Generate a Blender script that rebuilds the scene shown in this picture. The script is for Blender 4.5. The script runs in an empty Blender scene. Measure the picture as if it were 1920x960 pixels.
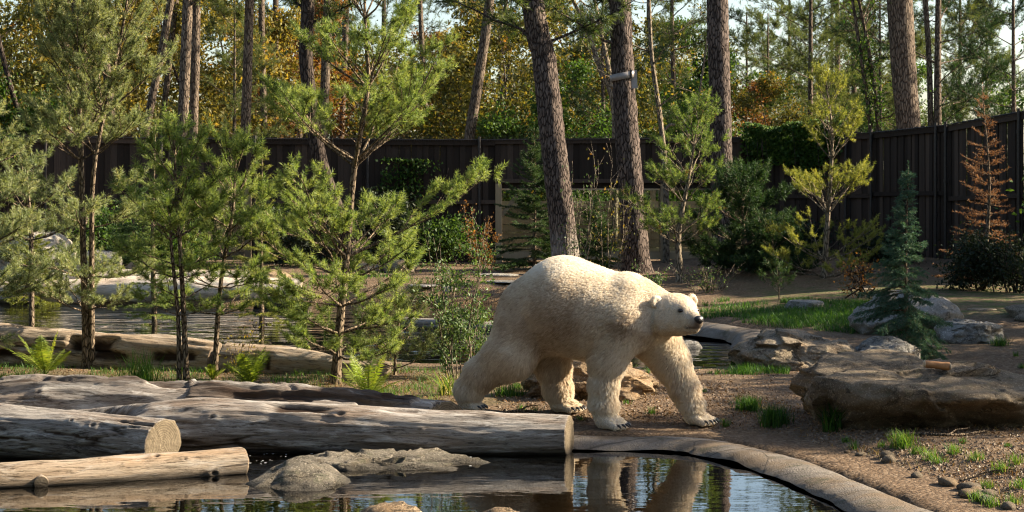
import bpy, math, random
import numpy as np
from mathutils import Vector, Matrix

# ------------------------------------------------------------------ camera, sky, sun, exposure
sc = bpy.context.scene
C = sc.collection
FPX, CAMH, HOR = 3468.0, 2.24, 333.0          # focal length in 1920-wide pixels, eye height, horizon row
cam_d = bpy.data.cameras.new('camera')
cam = bpy.data.objects.new('camera', cam_d); C.objects.link(cam)
cam.location = (0, 0, CAMH); cam.rotation_euler = (math.pi / 2, 0, 0)
cam_d.sensor_width = 36.0; cam_d.lens = 36.0 * FPX / 1920.0
cam_d.shift_y = -(480.0 - HOR) / 1920.0
cam_d.clip_start = 0.1; cam_d.clip_end = 3000.0
cam_d.dof.use_dof = True; cam_d.dof.focus_distance = 17.2; cam_d.dof.aperture_fstop = 9.0
sc.camera = cam

SUN_AZ, SUN_EL = 9.0, 29.0                   # degrees: from +X (right) towards +Y (away), and up
world = bpy.data.worlds.new('World'); sc.world = world; world.use_nodes = True
wn = world.node_tree.nodes; wl = world.node_tree.links
sky = wn.new('ShaderNodeTexSky'); sky.sky_type = 'NISHITA'; sky.sun_disc = False
sky.sun_elevation = math.radians(SUN_EL); sky.sun_rotation = math.radians(90.0 - SUN_AZ)
sky.dust_density = 1.6; sky.air_density = 1.0; sky.ozone_density = 1.0
bg = wn['Background']; bg.inputs['Strength'].default_value = 0.075
wl.new(sky.outputs[0], bg.inputs['Color'])
sun_d = bpy.data.lights.new('sun', 'SUN'); sun_d.energy = 5.0; sun_d.angle = math.radians(0.6)
sun_d.color = (1.0, 0.86, 0.66)
sun = bpy.data.objects.new('sun', sun_d); C.objects.link(sun)
_ce = math.cos(math.radians(SUN_EL))
SUN_DIR = Vector((_ce * math.cos(math.radians(SUN_AZ)), _ce * math.sin(math.radians(SUN_AZ)), math.sin(math.radians(SUN_EL))))
sun.rotation_euler = SUN_DIR.to_track_quat('Z', 'Y').to_euler()
sun.location = (20, 10, 30)
vs = sc.view_settings
vs.view_transform = 'Standard'; vs.look = 'None'; vs.gamma = 1.0; vs.use_curve_mapping = False
vs.exposure = 1.75
sc.cycles.max_bounces = 7; sc.cycles.transparent_max_bounces = 12
sc.cycles.diffuse_bounces = 3; sc.cycles.glossy_bounces = 3; sc.cycles.transmission_bounces = 4
sc.cycles.sample_clamp_indirect = 6.0; sc.cycles.caustics_reflective = False; sc.cycles.caustics_refractive = False
sc.cycles.use_denoising = True; sc.cycles.filter_width = 1.15
try: sc.cycles_curves.shape = 'RIBBONS'
except Exception: pass

# ------------------------------------------------------------------ numeric helpers
def PX(px, py, Y):
    return np.array([(px - 960.0) * Y / FPX, Y, CAMH - (py - HOR) * Y / FPX])
def unit(v):
    return v / np.maximum(np.linalg.norm(v, axis=-1, keepdims=True), 1e-9)
def sstep(a, b, x):
    t = np.clip((x - a) / (b - a), 0, 1); return t * t * (3 - 2 * t)
def _hash(i, j, k, s):
    n = (i * 374761393 + j * 668265263 + k * 2147483647 + s * 1274126177) & 0xFFFFFFFF
    n = ((n ^ (n >> 13)) * 1274126177) & 0xFFFFFFFF
    n = ((n ^ (n >> 15)) * 2246822519) & 0xFFFFFFFF
    return ((n ^ (n >> 16)) & 0xFFFFFF) / float(0xFFFFFF)
def vnoise(p, s=0):
    p = np.asarray(p, float); i0 = np.floor(p).astype(np.int64); f = p - i0; f = f * f * (3 - 2 * f)
    x, y, z = i0[..., 0], i0[..., 1], i0[..., 2]; out = 0
    for dx in (0, 1):
        wx = f[..., 0] if dx else 1 - f[..., 0]
        for dy in (0, 1):
            wy = f[..., 1] if dy else 1 - f[..., 1]
            for dz in (0, 1):
                wz = f[..., 2] if dz else 1 - f[..., 2]
                out = out + wx * wy * wz * _hash(x + dx, y + dy, z + dz, s)
    return out * 2 - 1
def fbm(p, oct=4, s=0, gain=0.5):
    p = np.asarray(p, float); a = 1.0; o = 0; t = 0
    for k in range(oct):
        o = o + a * vnoise(p * (2.03 ** k) + 17.3 * k, s + k); t += a; a *= gain
    return o / t
def poly_sdf(x, y, poly):
    """signed distance to a polygon, negative inside"""
    P = np.asarray(poly, float); d = np.full(x.shape, 1e9); ins = np.zeros(x.shape, bool)
    for (ax, ay), (bx, by) in zip(P, np.roll(P, -1, 0)):
        ex, ey = bx - ax, by - ay
        t = np.clip(((x - ax) * ex + (y - ay) * ey) / (ex * ex + ey * ey), 0, 1)
        d = np.minimum(d, (x - ax - t * ex) ** 2 + (y - ay - t * ey) ** 2)
        c = ((ay > y) != (by > y)) & (x < (bx - ax) * (y - ay) / (by - ay + 1e-12) + ax)
        ins ^= c
    d = np.sqrt(d); return np.where(ins, -d, d)
def spline(pts, n):
    """Catmull-Rom through pts -> n points"""
    P = np.asarray(pts, float); m = len(P)
    if m == 2: return P[0] + (P[1] - P[0]) * np.linspace(0, 1, n)[:, None]
    Q = np.vstack([2 * P[0] - P[1], P, 2 * P[-1] - P[-2]])
    t = np.linspace(0, m - 1 - 1e-6, n); i = t.astype(int); f = (t - i)[:, None]
    a, b, c, d = Q[i], Q[i + 1], Q[i + 2], Q[i + 3]
    return 0.5 * (2 * b + (c - a) * f + (2 * a - 5 * b + 4 * c - d) * f ** 2 + (3 * b - a - 3 * c + d) * f ** 3)

# ------------------------------------------------------------------ mesh helpers
class Geo:
    def __init__(s): s.V = []; s.F = []; s.n = 0; s.A = {}; s.S = []
    def add(s, V, F, smooth=True, **attr):
        V = np.asarray(V, float); F = np.asarray(F, np.int64)
        s.V.append(V); s.F.append(F + s.n); s.S.append(smooth)
        for k, a in attr.items():
            s.A.setdefault(k, []).append((s.n, np.broadcast_to(np.asarray(a, float), (len(V),) + np.asarray(a, float).shape[1:]) if np.ndim(a) else np.full(len(V), float(a))))
        s.n += len(V)
    def mesh(s, name):
        V = np.concatenate(s.V).astype(np.float32)
        me = bpy.data.meshes.new(name); me.vertices.add(len(V)); me.vertices.foreach_set('co', V.ravel())
        loops = np.concatenate([f.ravel() for f in s.F]); sizes = np.concatenate([np.full(len(f), f.shape[1]) for f in s.F])
        me.loops.add(len(loops)); me.loops.foreach_set('vertex_index', loops.astype(np.int32))
        me.polygons.add(len(sizes)); st = np.concatenate([[0], np.cumsum(sizes)[:-1]])
        me.polygons.foreach_set('loop_start', st.astype(np.int32))
        me.polygons.foreach_set('use_smooth', np.concatenate([np.full(len(f), sm) for f, sm in zip(s.F, s.S)]))
        for k, lst in s.A.items():
            vec = lst[0][1].ndim == 2
            arr = np.zeros((len(V), 3) if vec else len(V), np.float32)
            for o, a in lst: arr[o:o + len(a)] = a
            at = me.attributes.new(k, 'FLOAT_VECTOR' if vec else 'FLOAT', 'POINT')
            at.data.foreach_set('vector' if vec else 'value', arr.ravel())
        me.update(calc_edges=True); me.validate()
        return me
def link(name, me, mat=None, parent=None, **props):
    o = bpy.data.objects.new(name, me); C.objects.link(o)
    if mat is not None and me is not None and not me.materials: me.materials.append(mat)
    if parent is not None: o.parent = parent
    for k, v in props.items(): o[k] = v
    return o
def thing(name, label, cat, loc=(0, 0, 0), rz=0.0, group=None):
    o = bpy.data.objects.new(name, None); C.objects.link(o); o.empty_display_size = 0.1
    o.location = loc; o.rotation_euler = (0, 0, rz); o['label'] = label; o['category'] = cat
    if group: o['group'] = group
    return o
def tag(o, label, cat, group=None):
    o['label'] = label; o['category'] = cat
    if group: o['group'] = group
    return o
def copy_tree(root, loc, rz, label=None, scale=1.0, group=None):
    r = root.copy(); C.objects.link(r); r.location = loc; r.rotation_euler = (0, 0, rz); r.scale = (scale,) * 3
    if label: r['label'] = label
    if group: r['group'] = group
    for ch in list(root.children):
        c = ch.copy(); C.objects.link(c); c.parent = r
    return r
def tube(P, R, sides=8, cap=True):
    P = np.asarray(P, float); n = len(P); R = np.broadcast_to(np.asarray(R, float), (n,))
    T = unit(np.gradient(P, axis=0)); ref = np.array([0.0, 0, 1]) if abs(T[0, 2]) < 0.8 else np.array([1.0, 0.12, 0])
    N = unit(np.cross(T, ref)); B = np.cross(T, N)
    a = np.linspace(0, 2 * np.pi, sides, endpoint=False)
    V = P[:, None] + R[:, None, None] * (np.cos(a)[None, :, None] * N[:, None] + np.sin(a)[None, :, None] * B[:, None])
    i = np.arange(n - 1)[:, None] * sides; j = np.arange(sides)[None]; j2 = (j + 1) % sides
    F = np.stack([i + j, i + j2, i + sides + j2, i + sides + j], -1).reshape(-1, 4)
    return V.reshape(-1, 3), F
def box_geo(g, lo, hi, **attr):
    x0, y0, z0 = lo; x1, y1, z1 = hi
    V = [(x0, y0, z0), (x1, y0, z0), (x1, y1, z0), (x0, y1, z0), (x0, y0, z1), (x1, y0, z1), (x1, y1, z1), (x0, y1, z1)]
    F = [(0, 3, 2, 1), (4, 5, 6, 7), (0, 1, 5, 4), (1, 2, 6, 5), (2, 3, 7, 6), (3, 0, 4, 7)]
    g.add(V, F, smooth=False, **attr)
def bar_geo(g, a, b, w, d, smooth=False):
    """rectangular bar from a to b, w wide, d deep"""
    a = np.asarray(a, float); b = np.asarray(b, float); t = unit(b - a)
    ref = np.array([0, 1.0, 0]) if abs(t[1]) < 0.9 else np.array([1.0, 0, 0])
    n = unit(np.cross(t, ref)); m = np.cross(t, n)
    V = [p + sx * n * w / 2 + sy * m * d / 2 for p in (a, b) for sx, sy in ((-1, -1), (1, -1), (1, 1), (-1, 1))]
    F = [(0, 1, 2, 3), (7, 6, 5, 4), (0, 4, 5, 1), (1, 5, 6, 2), (2, 6, 7, 3), (3, 7, 4, 0)]
    g.add(V, F, smooth=smooth)
# ------------------------------------------------------------------ materials
class NT:
    def __init__(s, name):
        s.m = bpy.data.materials.new(name); s.m.use_nodes = True; s.t = s.m.node_tree; s.n = s.t.nodes; s.l = s.t.links
        s.b = s.n['Principled BSDF']; s.out = s.n['Material Output']
    def add(s, kind, **inp):
        nd = s.n.new('ShaderNode' + kind)
        for k, v in inp.items():
            if k in ('attribute_name', 'blend_type', 'operation', 'data_type', 'feature', 'distance', 'noise_dimensions', 'musgrave_type', 'attribute_type', 'wave_type', 'bands_direction', 'noise_type'):
                setattr(nd, k, v)
        return nd
    def link(s, a, b): s.l.new(a, b)
    def coord(s, kind='Object'):
        return s.add('TexCoord').outputs[kind]
    def attr(s, name, out='Fac'):
        a = s.add('Attribute'); a.attribute_name = name; return a.outputs[out]
    def mapping(s, vec, scale=(1, 1, 1), loc=(0, 0, 0)):
        m = s.add('Mapping'); s.link(vec, m.inputs['Vector']); m.inputs['Scale'].default_value = scale; m.inputs['Location'].default_value = loc
        return m.outputs[0]
    def noise(s, vec, scale, detail=4, rough=0.55, dist=0.0):
        n = s.add('TexNoise'); s.link(vec, n.inputs['Vector']); n.inputs['Scale'].default_value = scale
        n.inputs['Detail'].default_value = detail; n.inputs['Roughness'].default_value = rough; n.inputs['Distortion'].default_value = dist
        return n.outputs['Fac']
    def voro(s, vec, scale, feature='F1', out='Distance', rnd=1.0):
        n = s.add('TexVoronoi'); n.feature = feature; s.link(vec, n.inputs['Vector']); n.inputs['Scale'].default_value = scale
        n.inputs['Randomness'].default_value = rnd
        return n.outputs[out]
    def ramp(s, fac, stops, interp='LINEAR'):
        r = s.add('ValToRGB'); s.link(fac, r.inputs[0]); e = r.color_ramp.elements; r.color_ramp.interpolation = interp
        while len(e) < len(stops): e.new(0.5)
        for el, (p, c) in zip(e, stops):
            el.position = p; el.color = (c[0], c[1], c[2], 1) if hasattr(c, '__len__') else (c, c, c, 1)
        return r.outputs[0]
    def mix(s, fac, a, b, blend='MIX'):
        m = s.add('Mix'); m.data_type = 'RGBA'; m.blend_type = blend; m.clamp_factor = True
        if hasattr(fac, 'links'): s.link(fac, m.inputs[0])
        else: m.inputs[0].default_value = fac
        for v, i in ((a, 6), (b, 7)):
            if hasattr(v, 'links'): s.link(v, m.inputs[i])
            else: m.inputs[i].default_value = (v[0], v[1], v[2], 1) if hasattr(v, '__len__') else (v, v, v, 1)
        return m.outputs[2]
    def math(s, op, a, b=0.0, c=None):
        m = s.add('Math'); m.operation = op
        for v, i in ((a, 0), (b, 1), (c, 2)):
            if v is None: continue
            if hasattr(v, 'links'): s.link(v, m.inputs[i])
            else: m.inputs[i].default_value = v
        return m.outputs[0]
    def bump(s, h, strength=0.5, dist=0.02, normal=None):
        b = s.add('Bump'); s.link(h, b.inputs['Height']); b.inputs['Strength'].default_value = strength; b.inputs['Distance'].default_value = dist
        if normal is not None: s.link(normal, b.inputs['Normal'])
        return b.outputs[0]
    def done(s, col=None, rough=0.8, normal=None, spec=0.3):
        if col is not None:
            if hasattr(col, 'links'): s.link(col, s.b.inputs['Base Color'])
            else: s.b.inputs['Base Color'].default_value = (*col, 1)
        if hasattr(rough, 'links'): s.link(rough, s.b.inputs['Roughness'])
        else: s.b.inputs['Roughness'].default_value = rough
        s.b.inputs['Specular IOR Level'].default_value = spec
        if normal is not None: s.link(normal, s.b.inputs['Normal'])
        return s.m

def leaf_mat(name, stops, trans=0.4, tcol=(1.25, 1.2, 0.6), rough=0.7, gloss=0.018):
    """thin leaf / needle: diffuse front, light coming through from behind; colour by the piece's own tint"""
    t = NT(name); col = t.ramp(t.attr('tint'), stops)
    d = t.add('BsdfDiffuse'); t.link(col, d.inputs[0])
    tr = t.add('BsdfTranslucent'); t.link(t.mix(1.0, col, tcol, 'MULTIPLY'), tr.inputs[0])
    mx = t.add('MixShader'); mx.inputs[0].default_value = trans; t.link(d.outputs[0], mx.inputs[1]); t.link(tr.outputs[0], mx.inputs[2])
    g = t.add('BsdfGlossy'); g.inputs['Roughness'].default_value = rough - 0.2; g.inputs[0].default_value = (0.9, 0.95, 0.9, 1)
    m2 = t.add('MixShader'); m2.inputs[0].default_value = gloss; t.link(mx.outputs[0], m2.inputs[1]); t.link(g.outputs[0], m2.inputs[2])
    t.link(m2.outputs[0], t.out.inputs[0]); return t.m

M = {}
M['needle'] = leaf_mat('needle_grey_green', [(0, (0.20, 0.11, 0.05)), (0.07, (0.05, 0.075, 0.03)), (0.4, (0.16, 0.205, 0.085)), (0.8, (0.30, 0.335, 0.165)), (1, (0.40, 0.40, 0.22))], 0.42)
M['needle_fresh'] = leaf_mat('needle_fresh_green', [(0, (0.20, 0.11, 0.05)), (0.07, (0.035, 0.065, 0.018)), (0.5, (0.15, 0.225, 0.055)), (1, (0.34, 0.39, 0.13))], 0.47)
M['needle_yellow'] = leaf_mat('needle_yellow_green', [(0, (0.06, 0.085, 0.018)), (0.5, (0.22, 0.245, 0.05)), (1, (0.42, 0.40, 0.10))], 0.45)
M['needle_spruce'] = leaf_mat('needle_spruce', [(0, (0.02, 0.055, 0.03)), (0.6, (0.055, 0.125, 0.08)), (1, (0.11, 0.19, 0.13))], 0.25)
M['needle_dark'] = leaf_mat('needle_dark_green', [(0, (0.012, 0.028, 0.01)), (0.6, (0.035, 0.075, 0.025)), (1, (0.08, 0.13, 0.04))], 0.3)
M['needle_far'] = leaf_mat('needle_far', [(0, (0.03, 0.05, 0.016)), (0.5, (0.075, 0.11, 0.035)), (1, (0.17, 0.19, 0.06))], 0.45)
M['needle_orange'] = leaf_mat('needle_orange', [(0, (0.10, 0.05, 0.025)), (0.6, (0.24, 0.12, 0.055)), (1, (0.42, 0.24, 0.11))], 0.45, (1.2, 1.0, 0.7))
M['leaf_green'] = leaf_mat('leaf_green', [(0, (0.02, 0.05, 0.01)), (0.6, (0.06, 0.12, 0.02)), (1, (0.14, 0.20, 0.035))], 0.45)
M['leaf_olive'] = leaf_mat('leaf_olive', [(0, (0.045, 0.055, 0.012)), (0.5, (0.13, 0.135, 0.03)), (0.85, (0.24, 0.19, 0.045)), (1, (0.30, 0.16, 0.04))], 0.5, (1.3, 1.1, 0.5))
M['leaf_yellow'] = leaf_mat('leaf_yellow', [(0, (0.05, 0.06, 0.014)), (0.5, (0.20, 0.18, 0.04)), (0.85, (0.36, 0.28, 0.065)), (1, (0.26, 0.15, 0.045))], 0.5, (1.3, 1.1, 0.5))
M['leaf_rust'] = leaf_mat('leaf_rust', [(0, (0.07, 0.035, 0.012)), (0.6, (0.20, 0.10, 0.03)), (1, (0.32, 0.18, 0.05))], 0.45, (1.3, 1.0, 0.5))
M['leaf_shrub'] = leaf_mat('leaf_shrub', [(0, (0.03, 0.06, 0.015)), (0.6, (0.09, 0.15, 0.045)), (1, (0.17, 0.23, 0.09))], 0.35, gloss=0.025)
M['leaf_dark'] = leaf_mat('leaf_dark', [(0, (0.008, 0.014, 0.008)), (0.6, (0.02, 0.032, 0.016)), (1, (0.045, 0.05, 0.028))], 0.25)
M['fern'] = leaf_mat('fern', [(0, (0.06, 0.11, 0.015)), (0.5, (0.17, 0.24, 0.03)), (1, (0.33, 0.34, 0.06))], 0.5)
M['grass'] = leaf_mat('grass', [(0, (0.02, 0.06, 0.01)), (0.5, (0.06, 0.15, 0.02)), (0.9, (0.16, 0.25, 0.04)), (1, (0.30, 0.27, 0.10))], 0.42)
M['grass_dry'] = leaf_mat('grass_dry', [(0, (0.10, 0.08, 0.03)), (1, (0.34, 0.26, 0.12))], 0.4)

def bark_mat(name, dark, mid, light, plate=9.0, zs=0.35, grain=0.0):
    t = NT(name); co = t.coord(); v = t.mapping(co, (1, 1, zs))
    warp = t.add('VectorMath'); warp.operation = 'ADD'; t.link(v, warp.inputs[0])
    nz = t.add('TexNoise'); t.link(v, nz.inputs['Vector']); nz.inputs['Scale'].default_value = plate * 0.9; nz.inputs['Detail'].default_value = 3
    sc_ = t.add('VectorMath'); sc_.operation = 'SCALE'; t.link(nz.outputs['Color'], sc_.inputs[0]); sc_.inputs['Scale'].default_value = 0.9 / plate
    t.link(sc_.outputs[0], warp.inputs[1])
    d = t.voro(warp.outputs[0], plate, 'DISTANCE_TO_EDGE'); cell = t.voro(warp.outputs[0], plate, 'F1', 'Color')
    edge = t.ramp(d, [(0.0, 0.0), (0.16, 1.0)])
    n1 = t.noise(v, 30, 4); n2 = t.noise(co, 1.3, 3)
    base = t.mix(t.math('ADD', t.math('MULTIPLY', n1, 0.7), t.math('MULTIPLY', cell, 0.45)), dark, light)
    base = t.mix(t.ramp(n2, [(0.35, 0), (0.7, 0.6)]), base, mid)
    col = t.mix(edge, tuple(c * 0.5 for c in dark), base)
    col = t.mix(t.math('MULTIPLY', t.attr('pale'), t.ramp(t.noise(co, 7, 5, 0.7), [(0.3, 0.25), (0.6, 1)])), col, (0.36, 0.32, 0.275))
    h = t.math('ADD', t.math('MULTIPLY', edge, 0.8), t.math('MULTIPLY', n1, 0.35))
    return t.done(col, 0.92, t.bump(h, 1.0, 0.035), 0.15)
M['bark_pine'] = bark_mat('bark_maritime_pine', (0.032, 0.022, 0.018), (0.085, 0.06, 0.048), (0.25, 0.195, 0.16), 20.0, 0.27)
M['bark_far'] = bark_mat('bark_far_pine', (0.07, 0.05, 0.037), (0.15, 0.11, 0.08), (0.30, 0.235, 0.17), 22.0, 0.22)
M['bark_dark'] = bark_mat('bark_dark', (0.03, 0.022, 0.018), (0.06, 0.045, 0.034), (0.12, 0.09, 0.07), 14.0, 0.3)
M['bark_young'] = bark_mat('bark_young_pine', (0.10, 0.07, 0.045), (0.22, 0.16, 0.105), (0.36, 0.28, 0.19), 42.0, 0.25)
M['bark_pale'] = bark_mat('bark_pale_twig', (0.13, 0.105, 0.075), (0.27, 0.21, 0.14), (0.42, 0.34, 0.24), 30.0, 0.2)

def stone_mat(name, dark, mid, light, lichen=0.3, warm=(0.30, 0.20, 0.11), scale=1.0):
    t = NT(name); co = t.coord()
    big = t.noise(co, 2.2 * scale, 5, 0.6, 0.4); fine = t.noise(co, 34 * scale, 6, 0.7); grain = t.noise(co, 160, 2, 0.6)
    spk = t.voro(co, 90, 'F1', 'Color')
    col = t.mix(t.ramp(big, [(0.32, 0), (0.68, 1)]), dark, light)
    col = t.mix(t.ramp(fine, [(0.35, 0), (0.65, 0.7)]), col, mid)
    col = t.mix(t.ramp(t.noise(co, 3.1 * scale, 4, 0.6, 0.8), [(0.5, 0), (0.66, 0.75)]), col, warm)
    col = t.mix(t.math('MULTIPLY', t.ramp(spk, [(0.70, 0), (0.85, 1)]), 0.5), col, tuple(min(1, c * 1.6) for c in light))
    col = t.mix(t.math('MULTIPLY', t.ramp(grain, [(0.3, 1), (0.5, 0)]), 0.55), col, tuple(c * 0.45 for c in dark))
    col = t.mix(t.math('MULTIPLY', t.ramp(t.noise(co, 9 * scale, 5, 0.7), [(0.54, 0), (0.62, 1)]), lichen), col, (0.10, 0.105, 0.055))
    ck = t.math('ABSOLUTE', t.math('SUBTRACT', t.noise(t.mapping(co, (1, 1, 1.8)), 2.1 * scale, 6, 0.62, 0.6), 0.5))
    cr = t.ramp(ck, [(0.0, 0), (0.011, 1)]); col = t.mix(t.math('MULTIPLY', t.math('SUBTRACT', 1.0, cr), 0.75), col, (0.035, 0.028, 0.02))
    wz = t.add('SeparateXYZ'); t.link(t.add('NewGeometry').outputs['Position'], wz.inputs[0])
    wet = t.ramp(t.math('ADD', t.math('ADD', wz.outputs['Z'], 0.14), t.math('MULTIPLY', big, 0.06)), [(0.04, 0.75), (0.085, 0)]); col = t.mix(wet, col, tuple(c * 0.35 for c in dark))
    h = t.math('ADD', t.math('MULTIPLY', fine, 0.9), t.math('ADD', t.math('MULTIPLY', grain, 0.4), t.math('ADD', t.math('MULTIPLY', big, 0.6), t.math('MULTIPLY', cr, 0.5))))
    return t.done(col, 0.88, t.bump(h, 1.0, 0.045), 0.25)
M['stone_tan'] = stone_mat('stone_tan', (0.15, 0.115, 0.075), (0.27, 0.215, 0.15), (0.40, 0.33, 0.24))
M['stone_brown'] = stone_mat('stone_brown', (0.085, 0.062, 0.038), (0.18, 0.137, 0.088), (0.30, 0.24, 0.165), 0.35, (0.22, 0.155, 0.085))
M['stone_grey'] = stone_mat('stone_grey', (0.17, 0.16, 0.145), (0.31, 0.295, 0.265), (0.48, 0.45, 0.40), 0.3, (0.33, 0.28, 0.21))
M['stone_pale'] = stone_mat('stone_pale', (0.34, 0.30, 0.24), (0.48, 0.43, 0.35), (0.62, 0.56, 0.46), 0.12, (0.46, 0.34, 0.22))
M['stone_wet'] = stone_mat('stone_wet', (0.10, 0.085, 0.065), (0.19, 0.165, 0.125), (0.30, 0.26, 0.20), 0.45, (0.18, 0.14, 0.085))
M['stone_orange'] = stone_mat('stone_orange', (0.19, 0.125, 0.07), (0.32, 0.225, 0.135), (0.44, 0.33, 0.21), 0.1, (0.38, 0.24, 0.12))

def wood_log_mat(name, dark, mid, light, warm, pale=0.5):
    """weathered timber: 'grain' carries (metres along the log, x and y round it); 'rot' marks soft brown wood, 'cut' sawn ends"""
    t = NT(name); g = t.attr('grain', 'Vector'); v = t.mapping(g, (2.0, 18, 18)); v2 = t.mapping(g, (6.0, 70, 70)); v3 = t.mapping(g, (0.55, 3.0, 3.0))
    n1 = t.noise(v, 1.0, 8, 0.75, 0.6); n2 = t.noise(v2, 1.0, 6, 0.75); n3 = t.noise(v3, 1.6, 4, 0.6)
    col = t.mix(t.ramp(n1, [(0.3, 0), (0.66, 1)]), mid, light)
    col = t.mix(t.ramp(n3, [(0.42, 0), (0.66, 0.85)]), col, warm)
    col = t.mix(t.ramp(n2, [(0.36, 0.95), (0.48, 0)]), col, dark)
    col = t.mix(t.ramp(t.noise(t.mapping(g, (1.5, 11, 11), (3, 1, 2)), 1.0, 6, 0.75, 1.0), [(0.36, 0.95), (0.46, 0)]), col, dark)
    pa = t.ramp(t.noise(t.mapping(g, (2.8, 13, 13), (7, 4, 1)), 1.0, 6, 0.75, 0.5), [(0.52, 0), (0.64, pale)])
    col = t.mix(pa, col, (0.52, 0.49, 0.44))
    rot = t.attr('rot'); rc = t.mix(t.noise(v2, 1.0, 4), (0.012, 0.009, 0.008), (0.075, 0.045, 0.028))
    col = t.mix(rot, col, rc)
    cut = t.attr('cut'); cc = t.mix(t.noise(t.mapping(g, (30, 30, 30)), 1.0, 4), (0.085, 0.065, 0.04), (0.27, 0.215, 0.14))
    sub = t.add('VectorMath'); sub.operation = 'SUBTRACT'; t.link(g, sub.inputs[0]); sub.inputs[1].default_value = (3, 3, 3)
    ln = t.add('VectorMath'); ln.operation = 'LENGTH'; t.link(sub.outputs[0], ln.inputs[0])
    ring = t.math('SINE', t.math('ADD', t.math('MULTIPLY', ln.outputs['Value'], 330.0), t.math('MULTIPLY', t.noise(t.mapping(g, (9, 9, 9)), 1.0, 3), 9.0)))
    cc = t.mix(t.math('MULTIPLY_ADD', ring, 0.28, 0.28), cc, (0.07, 0.052, 0.035))
    col = t.mix(cut, col, cc)
    wz = t.add('SeparateXYZ'); t.link(t.add('NewGeometry').outputs['Position'], wz.inputs[0])
    wet = t.ramp(t.math('ADD', t.math('ADD', wz.outputs['Z'], 0.14), t.math('MULTIPLY', n3, 0.05)), [(0.035, 0.85), (0.085, 0)])
    col = t.mix(wet, col, (0.022, 0.018, 0.013))
    h = t.math('ADD', t.math('MULTIPLY', n1, 0.7), t.math('MULTIPLY', n2, 0.5))
    return t.done(col, 0.86, t.bump(h, 0.9, 0.025), 0.2)
M['log_grey'] = wood_log_mat('weathered_log_grey', (0.045, 0.035, 0.028), (0.185, 0.162, 0.14), (0.40, 0.365, 0.32), (0.215, 0.155, 0.11), 0.8)
M['log_tan'] = wood_log_mat('weathered_log_tan', (0.06, 0.042, 0.028), (0.28, 0.215, 0.15), (0.43, 0.355, 0.265), (0.33, 0.225, 0.135), 0.4)
M['log_pale'] = wood_log_mat('weathered_log_pale', (0.25, 0.19, 0.14), (0.56, 0.47, 0.37), (0.74, 0.66, 0.55), (0.60, 0.46, 0.33), 0.4)
M['log_black'] = wood_log_mat('weathered_log_black', (0.012, 0.01, 0.009), (0.055, 0.046, 0.04), (0.14, 0.125, 0.11), (0.06, 0.042, 0.03), 0.3)

def plank_mat(name, a, b, c=None):
    t = NT(name); co = t.coord(); oi = t.add('ObjectInfo')
    sh = t.add('VectorMath'); sh.operation = 'SCALE'; sh.inputs[0].default_value = (37, 19, 53); t.link(oi.outputs['Random'], sh.inputs['Scale'])
    ad = t.add('VectorMath'); t.link(co, ad.inputs[0]); t.link(sh.outputs[0], ad.inputs[1])
    n = t.noise(t.mapping(ad.outputs[0], (30, 30, 1.6)), 1.0, 5, 0.65, 0.5); n2 = t.noise(ad.outputs[0], 1.5, 3)
    col = t.mix(n, a, b); col = t.mix(t.math('MULTIPLY', n2, 0.5), col, c or a)
    col = t.mix(1.0, col, t.ramp(oi.outputs['Random'], [(0, 0.5), (0.7, 1.05), (1, 1.7)]), 'MULTIPLY')
    return t.done(col, 0.88, t.bump(n, 0.6, 0.008), 0.2)
M['plank_dark'] = plank_mat('fence_plank_dark', (0.026, 0.018, 0.013), (0.07, 0.048, 0.035), (0.045, 0.034, 0.027))
M['beam_tan'] = plank_mat('beam_tan', (0.20, 0.145, 0.085), (0.40, 0.31, 0.19), (0.30, 0.22, 0.13))
M['board_tan'] = plank_mat('board_tan', (0.16, 0.11, 0.065), (0.32, 0.24, 0.145), (0.24, 0.17, 0.10))
t = NT('galvanised_metal'); t.b.inputs['Metallic'].default_value = 0.8; t.done(t.mix(t.noise(t.coord(), 20), (0.035, 0.03, 0.028), (0.09, 0.082, 0.076)), 0.5); M['metal'] = t.m
t = NT('strap_metal'); t.b.inputs['Metallic'].default_value = 0.2; t.done(t.mix(t.noise(t.coord(), 14), (0.24, 0.21, 0.19), (0.36, 0.33, 0.31)), 0.5); M['strap'] = t.m
t = NT('window_glass'); gl = t.add('BsdfGlossy'); gl.inputs['Roughness'].default_value = 0.02; tp = t.add('BsdfTransparent'); tp.inputs[0].default_value = (0.86, 0.9, 0.84, 1)
fr = t.add('Fresnel'); fr.inputs[0].default_value = 1.5; mx = t.add('MixShader'); t.link(fr.outputs[0], mx.inputs[0]); t.link(tp.outputs[0], mx.inputs[1]); t.link(gl.outputs[0], mx.inputs[2]); t.link(mx.outputs[0], t.out.inputs[0]); M['glass'] = t.m

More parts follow.
